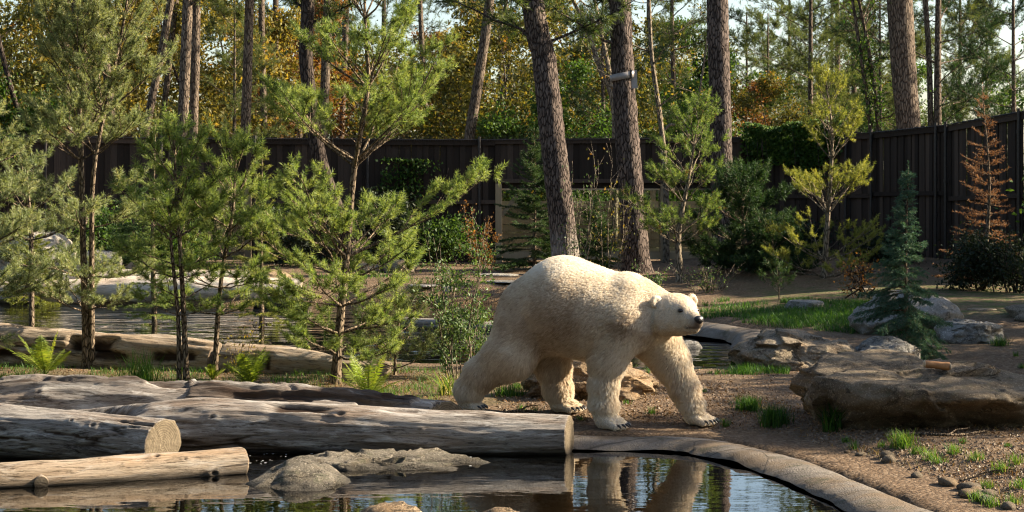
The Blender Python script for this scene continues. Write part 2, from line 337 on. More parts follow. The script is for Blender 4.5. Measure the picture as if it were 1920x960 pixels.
def soil_mat():
    t = NT('soil_and_needles'); co = t.coord()
    big = t.noise(co, 0.55, 4, 0.6); mid = t.noise(co, 4.0, 5, 0.65); fine = t.noise(co, 38, 5, 0.75); peb = t.voro(co, 30, 'F1'); pc = t.voro(co, 30, 'F1', 'Color')
    bed = t.attr('bed'); green = t.attr('green')
    col = t.mix(t.ramp(mid, [(0.3, 0), (0.7, 1)]), (0.115, 0.074, 0.043), (0.205, 0.137, 0.083))
    col = t.mix(t.ramp(fine, [(0.38, 0.7), (0.56, 0)]), col, (0.065, 0.042, 0.026))
    col = t.mix(t.math('MULTIPLY', t.ramp(pc, [(0.5, 0), (0.9, 1)]), 0.55), col, (0.33, 0.245, 0.165))
    col = t.mix(t.ramp(big, [(0.48, 0), (0.70, 0.6)]), col, (0.17, 0.12, 0.07))
    col = t.mix(t.math('MULTIPLY', green, t.ramp(t.noise(co, 3.0, 4, 0.7), [(0.40, 0), (0.6, 1)])), col, (0.05, 0.085, 0.018))
    col = t.mix(bed, col, t.mix(mid, (0.045, 0.026, 0.010), (0.11, 0.068, 0.028)))
    h = t.math('ADD', t.math('MULTIPLY', fine, 0.8), t.math('SUBTRACT', t.math('MULTIPLY', mid, 0.8), t.math('MULTIPLY', peb, 0.7)))
    return t.done(col, 0.95, t.bump(h, 1.0, 0.035), 0.15)
M['soil'] = soil_mat()
t = NT('pond_concrete'); co = t.coord(); n = t.noise(co, 3, 6, 0.7, 0.4); f = t.noise(co, 70, 4, 0.7)
col = t.mix(t.ramp(n, [(0.3, 0), (0.7, 1)]), (0.13, 0.11, 0.09), (0.26, 0.225, 0.185)); col = t.mix(t.ramp(f, [(0.35, 0.6), (0.5, 0)]), col, (0.10, 0.085, 0.07))
col = t.mix(t.ramp(t.noise(co, 1.3, 5, 0.7), [(0.47, 0), (0.60, 0.8)]), col, (0.17, 0.12, 0.072)); col = t.mix(t.ramp(t.noise(co, 5.0, 5, 0.7), [(0.56, 0), (0.66, 0.7)]), col, (0.06, 0.06, 0.035)); col = t.mix(t.ramp(t.voro(t.mapping(co, (1, 1, 0.2)), 1.1, 'DISTANCE_TO_EDGE'), [(0.0, 0.8), (0.012, 0)]), col, (0.05, 0.04, 0.03))
wet = t.ramp(t.attr('wet'), [(0.0, 0), (1.0, 1)]); col = t.mix(t.math('MULTIPLY', wet, 0.7), col, (0.075, 0.06, 0.042))
M['concrete'] = t.done(col, 0.9, t.bump(t.math('ADD', n, t.math('MULTIPLY', f, 0.6)), 1.0, 0.035), 0.25)

def water_mat(name, tint, rscale, rstr):
    t = NT(name); co = t.coord()
    n1 = t.noise(t.mapping(co, (0.55, 1.5, 1)), rscale, 2, 0.45, 0.2)
    nm = t.bump(n1, rstr, 0.05)
    fr = t.add('Fresnel'); fr.inputs[0].default_value = 1.33; t.link(nm, fr.inputs['Normal'])
    gl = t.add('BsdfGlossy'); gl.inputs['Roughness'].default_value = 0.015; gl.inputs[0].default_value = (0.96, 0.96, 0.96, 1); t.link(nm, gl.inputs['Normal'])
    tp = t.add('BsdfTransparent'); tp.inputs[0].default_value = (*tint, 1)
    mx = t.add('MixShader'); t.link(t.math('MULTIPLY', fr.outputs[0], 1.25), mx.inputs[0]); t.link(tp.outputs[0], mx.inputs[1]); t.link(gl.outputs[0], mx.inputs[2])
    t.link(mx.outputs[0], t.out.inputs[0]); return t.m
M['water_still'] = water_mat('pond_water_still', (0.50, 0.36, 0.19), 5.0, 0.03)
M['water_ripple'] = water_mat('pond_water_rippled', (0.20, 0.18, 0.08), 1.8, 0.5)

def plain(name, a, b, scale=30, rough=0.6, spec=0.3, bump=0.3):
    t = NT(name); n = t.noise(t.coord(), scale, 4, 0.6); return t.done(t.mix(n, a, b), rough, t.bump(n, bump, 0.01), spec)
M['nose'] = plain('bear_nose', (0.006, 0.006, 0.007), (0.022, 0.02, 0.02), 120, 0.35, 0.5)
M['eye'] = plain('bear_eye', (0.004, 0.003, 0.003), (0.012, 0.009, 0.007), 60, 0.12, 0.6, 0.0)
M['claw'] = plain('bear_claw', (0.012, 0.011, 0.011), (0.05, 0.045, 0.04), 60, 0.35, 0.5)
M['bone'] = plain('rusty_bone', (0.24, 0.10, 0.035), (0.50, 0.27, 0.12), 18, 0.7)
M['bone_end'] = plain('bone_end', (0.35, 0.26, 0.16), (0.55, 0.45, 0.32), 40, 0.8)
M['pebble'] = leaf_mat('pebble', [(0, (0.09, 0.062, 0.04)), (0.6, (0.17, 0.12, 0.08)), (1, (0.28, 0.215, 0.15))], 0.0, gloss=0.02)
M['litter'] = leaf_mat('litter', [(0, (0.09, 0.05, 0.025)), (0.6, (0.22, 0.12, 0.055)), (1, (0.42, 0.28, 0.13))], 0.15, gloss=0.02)
M['foam'] = plain('floating_speck', (0.5, 0.5, 0.48), (0.7, 0.7, 0.68), 30, 0.7)
# ------------------------------------------------------------------ terrain, ponds
WZ = -0.14
NEAR = [(-14, 17.3), (-5.0, 17.0), (-2.0, 16.75), (0.0, 16.8), (0.6, 16.62), (1.0, 16.60), (1.39, 16.58), (1.75, 16.42), (2.05, 16.12), (2.39, 15.37), (2.66, 14.43),
        (2.88, 13.49), (3.02, 12.4), (3.0, 10.5), (2.2, 8.4), (0, 7.2), (-4, 7.0), (-9, 9), (-13, 13)]
FAR = [(-16, 33.5), (-9.7, 35.2), (-5, 34.6), (-2, 35.0), (0, 35.2), (1.6, 33.0), (2.6, 29.6), (3.3, 27.6), (3.75, 26.6), (3.5, 24.0), (2.75, 22.5),
       (2.1, 21.7), (1.0, 21.6), (0, 22.2), (-1.5, 22.5), (-3, 21.7), (-6, 22.3), (-9, 22.6), (-16, 24.5)]
# the bear's own frame: origin on the ground under its belly, heading to the right and a little towards the viewer
BO = np.array([0.645, 17.2, 0.0]); BPSI = math.radians(15.0)
BF = np.array([math.cos(BPSI), -math.sin(BPSI), 0.0]); BL = np.array([math.sin(BPSI), math.cos(BPSI), 0.0])
def BJ(px, py, lat):
    """point seen at (px, py) lying lat metres beside the bear's mid plane, in the bear's frame"""
    d = np.array([(px - 960.0) / FPX, 1.0, -(py - HOR) / FPX]); c = np.array([0, 0, CAMH])
    s = (lat - (c - BO) @ BL) / (d @ BL); p = c + s * d - BO
    return np.array([p @ BF, lat, p[2]])
def B2W(q):
    q = np.asarray(q, float); return BO + q[..., :1] * BF + q[..., 1:2] * BL + q[..., 2:3] * np.array([0, 0, 1.0])
FEET = [B2W(BJ(1150, 803, -0.23)), B2W(BJ(1318, 795, 0.22)), B2W(BJ(884, 769, -0.21)), B2W(BJ(1062, 770, 0.2))]
def ground_base(x, y):
    p = np.stack([x, y, np.zeros_like(x)], -1)
    dn = poly_sdf(x, y, NEAR); df = poly_sdf(x, y, FAR)
    h = 0.03 + 0.035 * fbm(p * 0.6, 3, 5) + 0.012 * fbm(p * 3.0, 3, 9) + 0.05 * sstep(20, 40, y) * sstep(-2, 8, x)
    h = h + 0.22 * sstep(33.5, 37, y) + 0.25 * sstep(2.5, 7.5, x) * sstep(17, 28, y)
    hn = -0.075 + 0.10 * sstep(0.35, 1.3, dn)
    h = np.where(dn < 1.3, np.minimum(h, hn * (1 - sstep(0.9, 1.3, dn)) + h * sstep(0.9, 1.3, dn)), h)
    h = h - sstep(0.02, -0.9, dn) * 0.55 - sstep(0.02, -0.12, dn) * 0.08
    h = h - sstep(0.45, -1.2, df) * 0.75
    return h
_fx = np.array([f[0] for f in FEET]); _fy = np.array([f[1] for f in FEET]); _fz = np.array([f[2] for f in FEET])
_S2 = 2 * 0.30 ** 2
_K = np.exp(-((_fx[:, None] - _fx) ** 2 + (_fy[:, None] - _fy) ** 2) / _S2)
_A = np.linalg.solve(_K, _fz - ground_base(_fx, _fy))
def ground_h(x, y):
    x = np.asarray(x, float); y = np.asarray(y, float); h = ground_base(x, y)
    for fx, fy, a in zip(_fx, _fy, _A): h = h + a * np.exp(-((x - fx) ** 2 + (y - fy) ** 2) / _S2)
    return h
def gz(x, y): return float(ground_h(np.array([x]), np.array([y]))[0])
def GP(px, py):
    """ground point seen at pixel (px, py)"""
    Y = 20.0
    for _ in range(12):
        z = gz((px - 960) * Y / FPX, Y); Y = (CAMH - z) * FPX / max(py - HOR, 20)
    return np.array([(px - 960) * Y / FPX, Y, gz((px - 960) * Y / FPX, Y)])
def axis(fine0, fine1, step, far0, far1):
    a = [fine0]; s = step
    while a[-1] > far0: s *= 1.25; a.append(a[-1] - s)
    b = [fine1]; s = step
    while b[-1] < far1: s *= 1.25; b.append(b[-1] + s)
    return np.array(a[::-1][:-1] + list(np.arange(fine0, fine1, step)) + b)
xs = axis(-9.0, 9.0, 0.09, -500, 500); ys = axis(11.0, 38.0, 0.09, -40, 900)
gx, gy = np.meshgrid(xs, ys); gh = ground_h(gx.ravel(), gy.ravel()).reshape(gx.shape)
nx, ny = len(xs), len(ys)
i, j = np.meshgrid(np.arange(nx - 1), np.arange(ny - 1)); b0 = (j * nx + i).ravel()
g = Geo()
dn_ = poly_sdf(gx.ravel(), gy.ravel(), NEAR); df_ = poly_sdf(gx.ravel(), gy.ravel(), FAR)
bed = np.maximum(sstep(0.05, -0.15, dn_), sstep(0.15, -0.4, df_))
green = sstep(3.0, 3.8, gx.ravel() * 0.6 + 0.9) * sstep(25.5, 27, gy.ravel()) * sstep(36, 32, gy.ravel()) * 0.9 + 0.5 * sstep(17.6, 18.2, gy.ravel()) * sstep(22, 20.5, gy.ravel()) * sstep(0.5, -0.8, gx.ravel()) + 0.5 * sstep(44, 48, gy.ravel())
g.add(np.stack([gx.ravel(), gy.ravel(), gh.ravel()], -1), np.stack([b0, b0 + 1, b0 + nx + 1, b0 + nx], -1), bed=bed, green=np.clip(green, 0, 1))
link('ground', g.mesh('ground'), M['soil'], kind='structure')

def sheet(name, poly, z, mat, grow):
    cx, cy = np.mean(poly, 0); P = np.array(poly, float)
    n = P - np.array([cx, cy]); P = P + unit(n) * grow
    g = Geo(); V = np.c_[P, np.full(len(P), z)]
    me = bpy.data.meshes.new(name); me.from_pydata([tuple(v) for v in V], [], [tuple(range(len(V)))[::-1]]); me.update()
    if me.polygons[0].normal.z < 0: me.flip_normals()
    return link(name, me, mat, kind='structure')
sheet('pond_water', NEAR, WZ, M['water_still'], 0.35)
sheet('stream_water', FAR, WZ + 0.004, M['water_ripple'], 0.7)

def kerb(name, line, width, rise, seed, closed=False):
    """rounded concrete lip along the water: line is the water edge, land lies to its left"""
    L = spline([(x, y, 0) for x, y in line], 140); T = unit(np.gradient(L, axis=0)); N = np.stack([-T[:, 1], T[:, 0], T[:, 2] * 0], -1)
    prof = [(-0.14, -0.30), (-0.07, -0.15), (-0.02, -0.062), (0.03, -0.03), (0.10, 0.005), (0.17, 0.034), (0.26, 0.042), (0.34, 0.042), (0.43, 0.030), (0.52, 0.008), (0.60, -0.04)]
    V = []; wet = []
    for k, (u, z) in enumerate(prof):
        wob = 0.085 * fbm(L * 1.7 + k * 0.05, 3, seed); wz = 0.024 * fbm(L * 2.3 + 7 + k * 0.11, 4, seed + 3)
        zz = WZ + 0.01 + (z + 0.05) * rise / 0.12
        V.append(L + N * (u * width / 0.5 + wob)[:, None] + np.c_[np.zeros(len(L)), np.zeros(len(L)), zz + wz]); wet.append(np.full(len(L), 1.0 - sstep(WZ + 0.0, WZ + 0.03, zz)))
    V = np.stack(V, 1); n, m = V.shape[:2]
    a = (np.arange(n - 1)[:, None] * m + np.arange(m - 1)).ravel(); g = Geo()
    g.add(V.reshape(-1, 3), np.stack([a, a + 1, a + m + 1, a + m], -1), wet=np.stack(wet, 1).ravel())
    return link(name, g.mesh(name), M['concrete'], kind='structure')
kerb('pond_kerb', [(p[0], p[1]) for p in NEAR[2:14]][::-1], 0.45, 0.105, 3)
kerb('stream_kerb', [(p[0], p[1]) for p in FAR[5:10]][::-1], 0.55, 0.26, 8)
# ------------------------------------------------------------------ dark plank fence behind the enclosure
PW = 0.142
def bevel_plank(w, h, t, name):
    g = Geo(); c = 0.006
    X = [-w / 2, -w / 2 + c, w / 2 - c, w / 2]; V = []
    for z in (0, h):
        V += [(X[0], 0, z), (X[0], -t + c, z), (X[1], -t, z), (X[2], -t, z), (X[3], -t + c, z), (X[3], 0, z)]
    F = [(k, (k + 1) % 6, 6 + (k + 1) % 6, 6 + k) for k in range(6)]
    g.add(V, F, smooth=False); g.add(V[:6], [(5, 4, 3, 2, 1, 0)], smooth=False); g.add(V[6:], [(0, 1, 2, 3, 4, 5)], smooth=False)
    return g.mesh(name)
plank_me = bevel_plank(PW - 0.012, 1.0, 0.024, 'plank'); plank_me.materials.append(M['plank_dark'])
def fence_run(label, A, B, z0, hA, hB, posts=True, rails=(0.5, 0.97), seed=0, barbs=True):
    """one straight run from A to B (ground plan): planks from z0 up to the top line, rails and posts"""
    A = np.array(A, float); B = np.array(B, float); L = np.linalg.norm(B - A); d = (B - A) / L; rz = math.atan2(d[1], d[0])
    base = min(gz(*A), gz(*B)) if z0 is None else z0
    r = thing('plank_fence', label, 'fence', (A[0], A[1], base - (0.05 if z0 is None else 0)), rz, 'dark plank fence runs round the enclosure')
    n = int(round(L / PW)); rr = random.Random(seed)
    for k in range(n):
        s = (k + 0.5) * L / n; top = (hA + (hB - hA) * s / L) - (base - (0.05 if z0 is None else 0))
        o = link('plank', plank_me, None, r); o.location = (s, (0.0 if k % 2 else -0.026) + rr.uniform(-0.004, 0.004), 0); o.scale = (L / n / PW * (1.55 if k % 2 else 1.02), 1, top + rr.uniform(-0.03, 0.02)); o.rotation_euler = (0, rr.uniform(-0.007, 0.007), 0)
    hA -= r.location.z; hB -= r.location.z
    for q in rails:
        g = Geo(); w = 0.12 if q > 0.9 else 0.09
        bar_geo(g, (0.01, -0.065, hA * q), (L - 0.01, -0.065, hB * q), w, 0.06); link('rail', g.mesh('rail'), M['plank_dark'], r)
    if posts:
        for k in range(int(L // 2.6) + 1):
            s = min(0.08 + k * 2.6, L - 0.08); g = Geo(); V, F = tube([(s, -0.14, -0.1), (s, -0.14, 1.0), (s, -0.14, hA + (hB - hA) * s / L + 0.05)], 0.032, 10); g.add(V, F)
            po = link('post', g.mesh('post'), M['metal'], r)
            for zz in (0.35, 0.62, 0.93):
                g = Geo(); V, F = tube([(s, -0.14, hA * zz - 0.035), (s, -0.14, hA * zz), (s, -0.14, hA * zz + 0.035)], 0.043, 10); g.add(V, F); link('bracket', g.mesh('bracket'), M['metal'], po)
    if barbs:
        g = Geo(); ss = np.arange(0.02, L - 0.02, 0.055); zt = hA + (hB - hA) * ss / L
        for e in (-1, 1):
            b = np.stack([ss, np.full_like(ss, -0.13), zt - 0.06], -1); tip = b + np.stack([np.full_like(ss, 0.025 * e), np.zeros_like(ss), np.full_like(ss, 0.18)], -1)
            V = np.stack([b - [0.006, 0, 0], b + [0.006, 0, 0], tip], 1).reshape(-1, 3); g.add(V, np.arange(len(V)).reshape(-1, 3), smooth=False)
        V, F = tube([(0, -0.13, hA - 0.02), (L / 2, -0.13, (hA + hB) / 2 - 0.02), (L, -0.13, hB - 0.02)], 0.012, 6); g.add(V, F)
        link('wire_top', g.mesh('wire_top'), M['metal'], r, kind='stuff')
    return r
def fx(px, Y): return ((px - 960) * Y / FPX, Y)
F0, F1, F2, F3 = fx(-140, 42), fx(372, 42.8), fx(472, 42.9), fx(928, 43.4)
F4, F5, F6, F7 = fx(1404, 43.2), fx(1640, 41.0), fx(1780, 38.2), fx(2060, 33.5)
fence_run('dark plank fence run at far left, behind the bushy pale grey-green pine', F0, F1, None, 3.22, 3.16, seed=1)
fence_run('short dark plank panel above the narrow post-framed opening behind the slim pines', F1, F2, 2.25, 3.16, 3.16, posts=False, rails=(0.08, 0.95), seed=2)
fence_run('dark plank fence run between the narrow opening and the wide viewing window', F2, F3, None, 3.16, 3.14, seed=3)
fence_run('dark plank panel above the wide viewing window, behind the scaly pine trunks', F3, F4, 2.1, 3.14, 3.18, posts=False, rails=(0.06, 0.95), seed=4)
fence_run('ivy-topped dark plank fence run right of the wide viewing window', F4, F5, None, 3.18, 3.25, seed=5)
fence_run('dark plank fence run directly behind the small blue-green spruce', F5, F6, None, 3.25, 3.34, seed=6)
fence_run('dark plank fence run behind the orange-needled conifer', F6, F7, None, 3.34, 3.68, seed=7)

def opening(name, label, A, B, top, mid_posts, brace, panes):
    A = np.array(A); B = np.array(B); L = np.linalg.norm(B - A); d = (B - A) / L; zg = gz(*A)
    r = thing(name, label, 'window', (A[0], A[1], zg), math.atan2(d[1], d[0])); h = top - zg
    for s in [0.09] + mid_posts + [L - 0.09]:
        g = Geo(); bar_geo(g, (s, -0.02, -0.1), (s, -0.02, h), 0.15, 0.14); link('post', g.mesh('post'), M['beam_tan'], r)
    g = Geo(); bar_geo(g, (0.0, 0.06, h - 0.06), (L, 0.06, h - 0.06), 0.14, 0.1); link('lintel', g.mesh('lintel'), M['plank_dark'], r)
    g = Geo(); bar_geo(g, (0.18, 0.02, 0.16), (L - 0.18, 0.02, 0.16), 0.16, 0.10); link('sill', g.mesh('sill'), M['beam_tan'], r)
    if brace:
        g = Geo(); bar_geo(g, (0.16, -0.02, h - 0.75), (0.62, -0.02, h - 0.14), 0.10, 0.08); link('brace', g.mesh('brace'), M['beam_tan'], r)
    st = [0.17] + [m for q in mid_posts for m in (q - 0.08, q + 0.08)] + [L - 0.17]
    if panes:
        for a, b in zip(st[::2], st[1::2]):
            g = Geo(); box_geo(g, (a, 0.02, 0.24), (b, 0.032, h - 0.13)); pn = link('pane', g.mesh('pane'), M['glass'], r)
            for zz in (0.245, h - 0.135):
                g = Geo(); box_geo(g, (a + 0.002, -0.012, zz - 0.02), (b - 0.002, 0.018, zz + 0.02)); link('glazing_bead', g.mesh('glazing_bead'), M['beam_tan'], pn)
    return r
opening('viewing_window', 'wide glazed viewing window with sunlit tan posts behind the scaly pine trunks', F3, F4, 2.1, [3.95], True, True)
opening('viewing_window', 'narrow opening with pale diagonal brace behind the slim young pines', F1, F2, 2.25, [], True, True)
# visitors' shelter seen through the wide window: low tan board wall
r = thing('board_wall', 'low tan board wall seen through the wide viewing window', 'wall', (-0.8, 47.2, gz(0, 47.2)))
g = Geo(); box_geo(g, (0, 0, 0), (6.6, 0.03, 0.185)); bm_ = g.mesh('board'); bm_.materials.append(M['board_tan'])
for k in range(7):
    o = link('board', bm_, None, r); o.location = (0.02 * (k % 2), 0.004 * (k % 3), k * 0.20)
for s in (0.1, 2.2, 4.4, 6.5):
    g = Geo(); bar_geo(g, (s, 0.1, -0.1), (s, 0.1, 2.3), 0.14, 0.13); link('post', g.mesh('post'), M['beam_tan'], r)
# ------------------------------------------------------------------ plants: generators
def rand_perp(rng, D):
    r = rng.normal(size=D.shape); r -= (r * D).sum(-1, keepdims=True) * D; return unit(r)
def add_needles(g, S, per, length, width, rng, ang=(42, 78), tint0=0.5, tv=0.28, fromt=0.0):
    """S (n,2,3): shoots; every needle one slim triangle leaving its shoot forwards"""
    S = np.asarray(S, float); n = len(S); L = np.linalg.norm(S[:, 1] - S[:, 0], axis=1)
    cnt = np.maximum(3, (per * L).astype(int)); idx = np.repeat(np.arange(n), cnt)
    st = np.clip(tint0 + rng.normal(0, tv * 0.6, n), 0, 1)
    t = fromt + (1 - fromt) * rng.random(len(idx)); ax = unit(S[idx, 1] - S[idx, 0]); base = S[idx, 0] + (S[idx, 1] - S[idx, 0]) * t[:, None]
    a = np.radians(rng.uniform(ang[0], ang[1], len(idx)) * (1 - 0.55 * (t > 0.93)))[:, None]
    d = ax * np.cos(a) + rand_perp(rng, ax) * np.sin(a); w = rand_perp(rng, d) * (width / 2)
    ln = (length * rng.uniform(0.7, 1.15, len(idx)))[:, None]
    V = np.stack([base - w, base + w, base + d * ln], 1).reshape(-1, 3)
    tint = np.clip(np.repeat(st[idx] + rng.normal(0, tv * 0.5, len(idx)), 3), 0, 1)
    g.add(V, np.arange(len(V)).reshape(-1, 3), smooth=False, tint=tint)
def add_twigs(g, S, r0, r1):
    """three-sided twigs for many segments at once"""
    S = np.asarray(S, float); ax = unit(S[:, 1] - S[:, 0]); ref = np.where(np.abs(ax[:, 2:3]) < 0.8, [[0, 0, 1.0]], [[1.0, 0, 0]])
    n = unit(np.cross(ax, ref)); b = np.cross(ax, n); V = []
    for p, r in ((S[:, 0], r0), (S[:, 1], r1)):
        r = np.broadcast_to(np.asarray(r, float), (len(S),))[:, None]
        for k in range(3):
            a = k * 2.0944; V.append(p + r * (math.cos(a) * n + math.sin(a) * b))
    V = np.stack(V, 1).reshape(-1, 3); o = (np.arange(len(S)) * 6)[:, None]
    F = np.concatenate([o + np.array([[0, 1, 4, 3]]), o + np.array([[1, 2, 5, 4]]), o + np.array([[2, 0, 3, 5]])])
    g.add(V, F)
def add_leaves(g, P, size, rng, tint0=0.5, tv=0.3, droop=0.3, N=None, aspect=0.55, fold=True):
    """pointed leaf quads at P"""
    n = len(P); d = rng.normal(size=(n, 3)); d[:, 2] -= droop; d = unit(d)
    if N is not None: d = unit(d * 0.7 + N)
    w = rand_perp(rng, d); nn = np.cross(d, w); s = (size * rng.uniform(0.6, 1.25, n))[:, None]
    V = np.stack([P, P + d * s * 0.5 + w * s * aspect / 2 + nn * s * 0.08, P + d * s, P + d * s * 0.45 - w * s * aspect / 2 + nn * s * 0.08], 1).reshape(-1, 3)
    tint = np.repeat(np.clip(tint0 + rng.normal(0, tv, n), 0, 1), 4) if np.ndim(tint0) == 0 else np.repeat(np.clip(tint0 + rng.normal(0, tv, n), 0, 1), 4)
    g.add(V, np.arange(len(V)).reshape(-1, 4), smooth=False, tint=tint)
def curve_pts(p0, d, L, n, up=0.0, jit=0.0, rng=None, sag=0.0):
    t = np.linspace(0, 1, n)[:, None]; P = p0 + d * L * t + np.array([0, 0, 1.0]) * (up * L * t ** 2 - sag * L * t ** 1.5)
    if jit: P[1:] += np.cumsum(rng.normal(0, jit * L / n, (n - 1, 3)), 0)
    return P

def young_pine(rng, trunk, r0, whorls, per=330, nl=0.06, nw=0.0045, tint0=0.55, dens=1.0, shoot=0.16, r1=0.012, top_shoots=5, inner=1.0):
    """trunk: control points relative to base; whorls: (height fraction, n, length, elevation deg, azimuth list or None)"""
    T = spline(trunk, 24); wood = Geo(); crown = Geo(); R = r0 + (r1 - r0) * np.linspace(0, 1, 24) ** 0.85
    R[:2] *= (1.35, 1.1)
    V, F = tube(T, R, 10); wood.add(V, F); S = []; tw = []; tw0 = []
    def tip(p, d, L, k, spread=0.75):
        for q in range(k):
            dd = unit(d + (rng.normal(0, spread, 3) if q else 0) + np.array([0, 0, 0.25])); l = L * (1.15 if q == 0 else rng.uniform(0.55, 1.0))
            S.append((p, p + dd * l))
    for hf, n, L, el, azs in whorls:
        k = hf * 23; i0 = int(k); p0 = T[i0] + (T[min(i0 + 1, 23)] - T[i0]) * (k - i0); off = rng.uniform(0, 6.28)
        for q in range(n):
            az = math.radians(azs[q]) if azs is not None else off + q * 6.283 / n + rng.normal(0, 0.25)
            e = math.radians(el + rng.normal(0, 6)); l = L * rng.uniform(0.78, 1.15)
            d = np.array([math.cos(az) * math.cos(e), math.sin(az) * math.cos(e), math.sin(e)])
            P = curve_pts(p0, d, l, 8, rng.uniform(0.05, 0.28), 0.10, rng)
            rb = (0.007 + 0.0085 * l) * (0.55 + 0.45 * r0 / 0.06); V, F = tube(P, np.linspace(rb, 0.004, 8), 6); wood.add(V, F)
            tip(P[-1], unit(P[-1] - P[-2]), shoot, 4)
            side0 = unit(np.cross(d, [0, 0, 1.0]))
            nsub = max(2, int(round(l * 5.5 * dens)))
            for m in range(nsub):
                t = 0.30 + 0.66 * (m + rng.random() * 0.6) / nsub; kk = t * 7; j = min(int(kk), 6); pp = P[j] + (P[j + 1] - P[j]) * (kk - j); dl = unit(P[j + 1] - P[j])
                for sgn in ((-1, 1) if rng.random() < 0.75 else (rng.choice([-1, 1]),)):
                    sd = unit(dl * 0.75 + sgn * side0 * rng.uniform(0.5, 1.0) + np.array([0, 0, rng.uniform(-0.15, 0.55)])); sl = (0.42 * l * (1 - t) + 0.12) * rng.uniform(0.7, 1.2)
                    if sl < 0.22:
                        if rng.random() < 0.25 + 0.75 * inner: S.append((pp + sd * sl * 0.3, pp + sd * sl))
                    else:
                        Q = curve_pts(pp, sd, sl, 4, 0.18, 0.12, rng)
                        for a, b in zip(Q[:-1], Q[1:]): tw.append((a, b)); tw0.append(0.0045)
                        S.append((Q[1], Q[3])) if rng.random() < 0.6 * dens * inner else None
                        tip(Q[-1], unit(Q[-1] - Q[-2]), shoot * 0.9, 3)
                        for jj in range(1, 4):
                            for s2 in (-1, 1):
                                if rng.random() < 0.62 * dens * (inner if jj < 3 else 1.0):
                                    d2 = unit(unit(Q[jj] - Q[jj - 1]) + s2 * unit(np.cross(sd, [0, 0, 1.0])) * 0.8 + np.array([0, 0, rng.uniform(-0.1, 0.6)])); S.append((Q[jj], Q[jj] + d2 * shoot * rng.uniform(0.6, 1.0)))
    if top_shoots: tip(T[-1], np.array([0, 0, 1.0]), shoot * 1.5, top_shoots, 0.5)
    S = np.array(S); add_twigs(wood, S, 0.0035, 0.0018)
    if tw: add_twigs(wood, np.array(tw), 0.005, 0.004)
    add_needles(crown, S, per, nl, nw, rng, tint0=tint0)
    return wood, crown
def spruce(rng, height, radius, tint0=0.5, per=420, nl=0.028, nw=0.0045, levels=26, droop=0.25, gap_top=0.0, base=0.06, shoot=0.5, pw=0.8):
    seed_ph = rng.uniform(0, 6); wood = Geo(); crown = Geo(); T = spline([(0, 0, 0), (0.02 * height * rng.normal(), 0.01 * height, height * 0.5), (0, 0, height)], 20)
    V, F = tube(T, np.linspace(0.012 + height * 0.011, 0.005, 20), 8); wood.add(V, F); S = []
    for k in range(levels):
        hf = base + (1 - base) * (k / levels) ** 0.95; z = hf * height; p0 = T[min(int(hf * 19), 19)].copy(); p0[2] = z
        R = radius * (1 - hf) ** pw + 0.05; n = 6 if hf < 0.7 else 4
        for q in range(n):
            az = rng.uniform(0, 6.28); l = R * rng.uniform(0.55, 1.18) * (1 + 0.18 * math.sin(az * 1.0 + seed_ph)); el = math.radians(22 * hf * 2 - 5 + rng.normal(0, 6)); d = np.array([math.cos(az) * math.cos(el), math.sin(az) * math.cos(el), math.sin(el)])
            P = curve_pts(p0, d, l, 6, 0.14 * hf, 0.05, rng, sag=droop * (1 - hf)); P[-1, 2] += 0.04 * l
            V, F = tube(P, np.linspace(0.004 + 0.006 * l, 0.002, 6), 4); wood.add(V, F)
            for a, b in zip(P[1:-1], P[2:]): S.append((a, b))
            m = max(2, int(l / 0.075)); sd = unit(np.cross(d, [0, 0, 1.0]))
            for u in range(m):
                t = 0.2 + 0.75 * (u + rng.random()) / m; j = min(int(t * 5), 4); pp = P[j] + (P[j + 1] - P[j]) * (t * 5 - j)
                for sg in (-1, 1):
                    dd = unit(unit(P[j + 1] - P[j]) * 0.8 + sg * sd * 0.75 + np.array([0, 0, -0.35 * droop * 2 + rng.normal(0, 0.12)])); S.append((pp, pp + dd * (0.07 + 0.34 * l * (1 - t)) * rng.uniform(0.7, 1.15)))
    S.append((T[-3], T[-1] + [0, 0, 0.12])); S = np.array(S); add_twigs(wood, S, 0.003, 0.0015); add_needles(crown, S, per, nl, nw, rng, (40, 75), tint0)
    return wood, crown
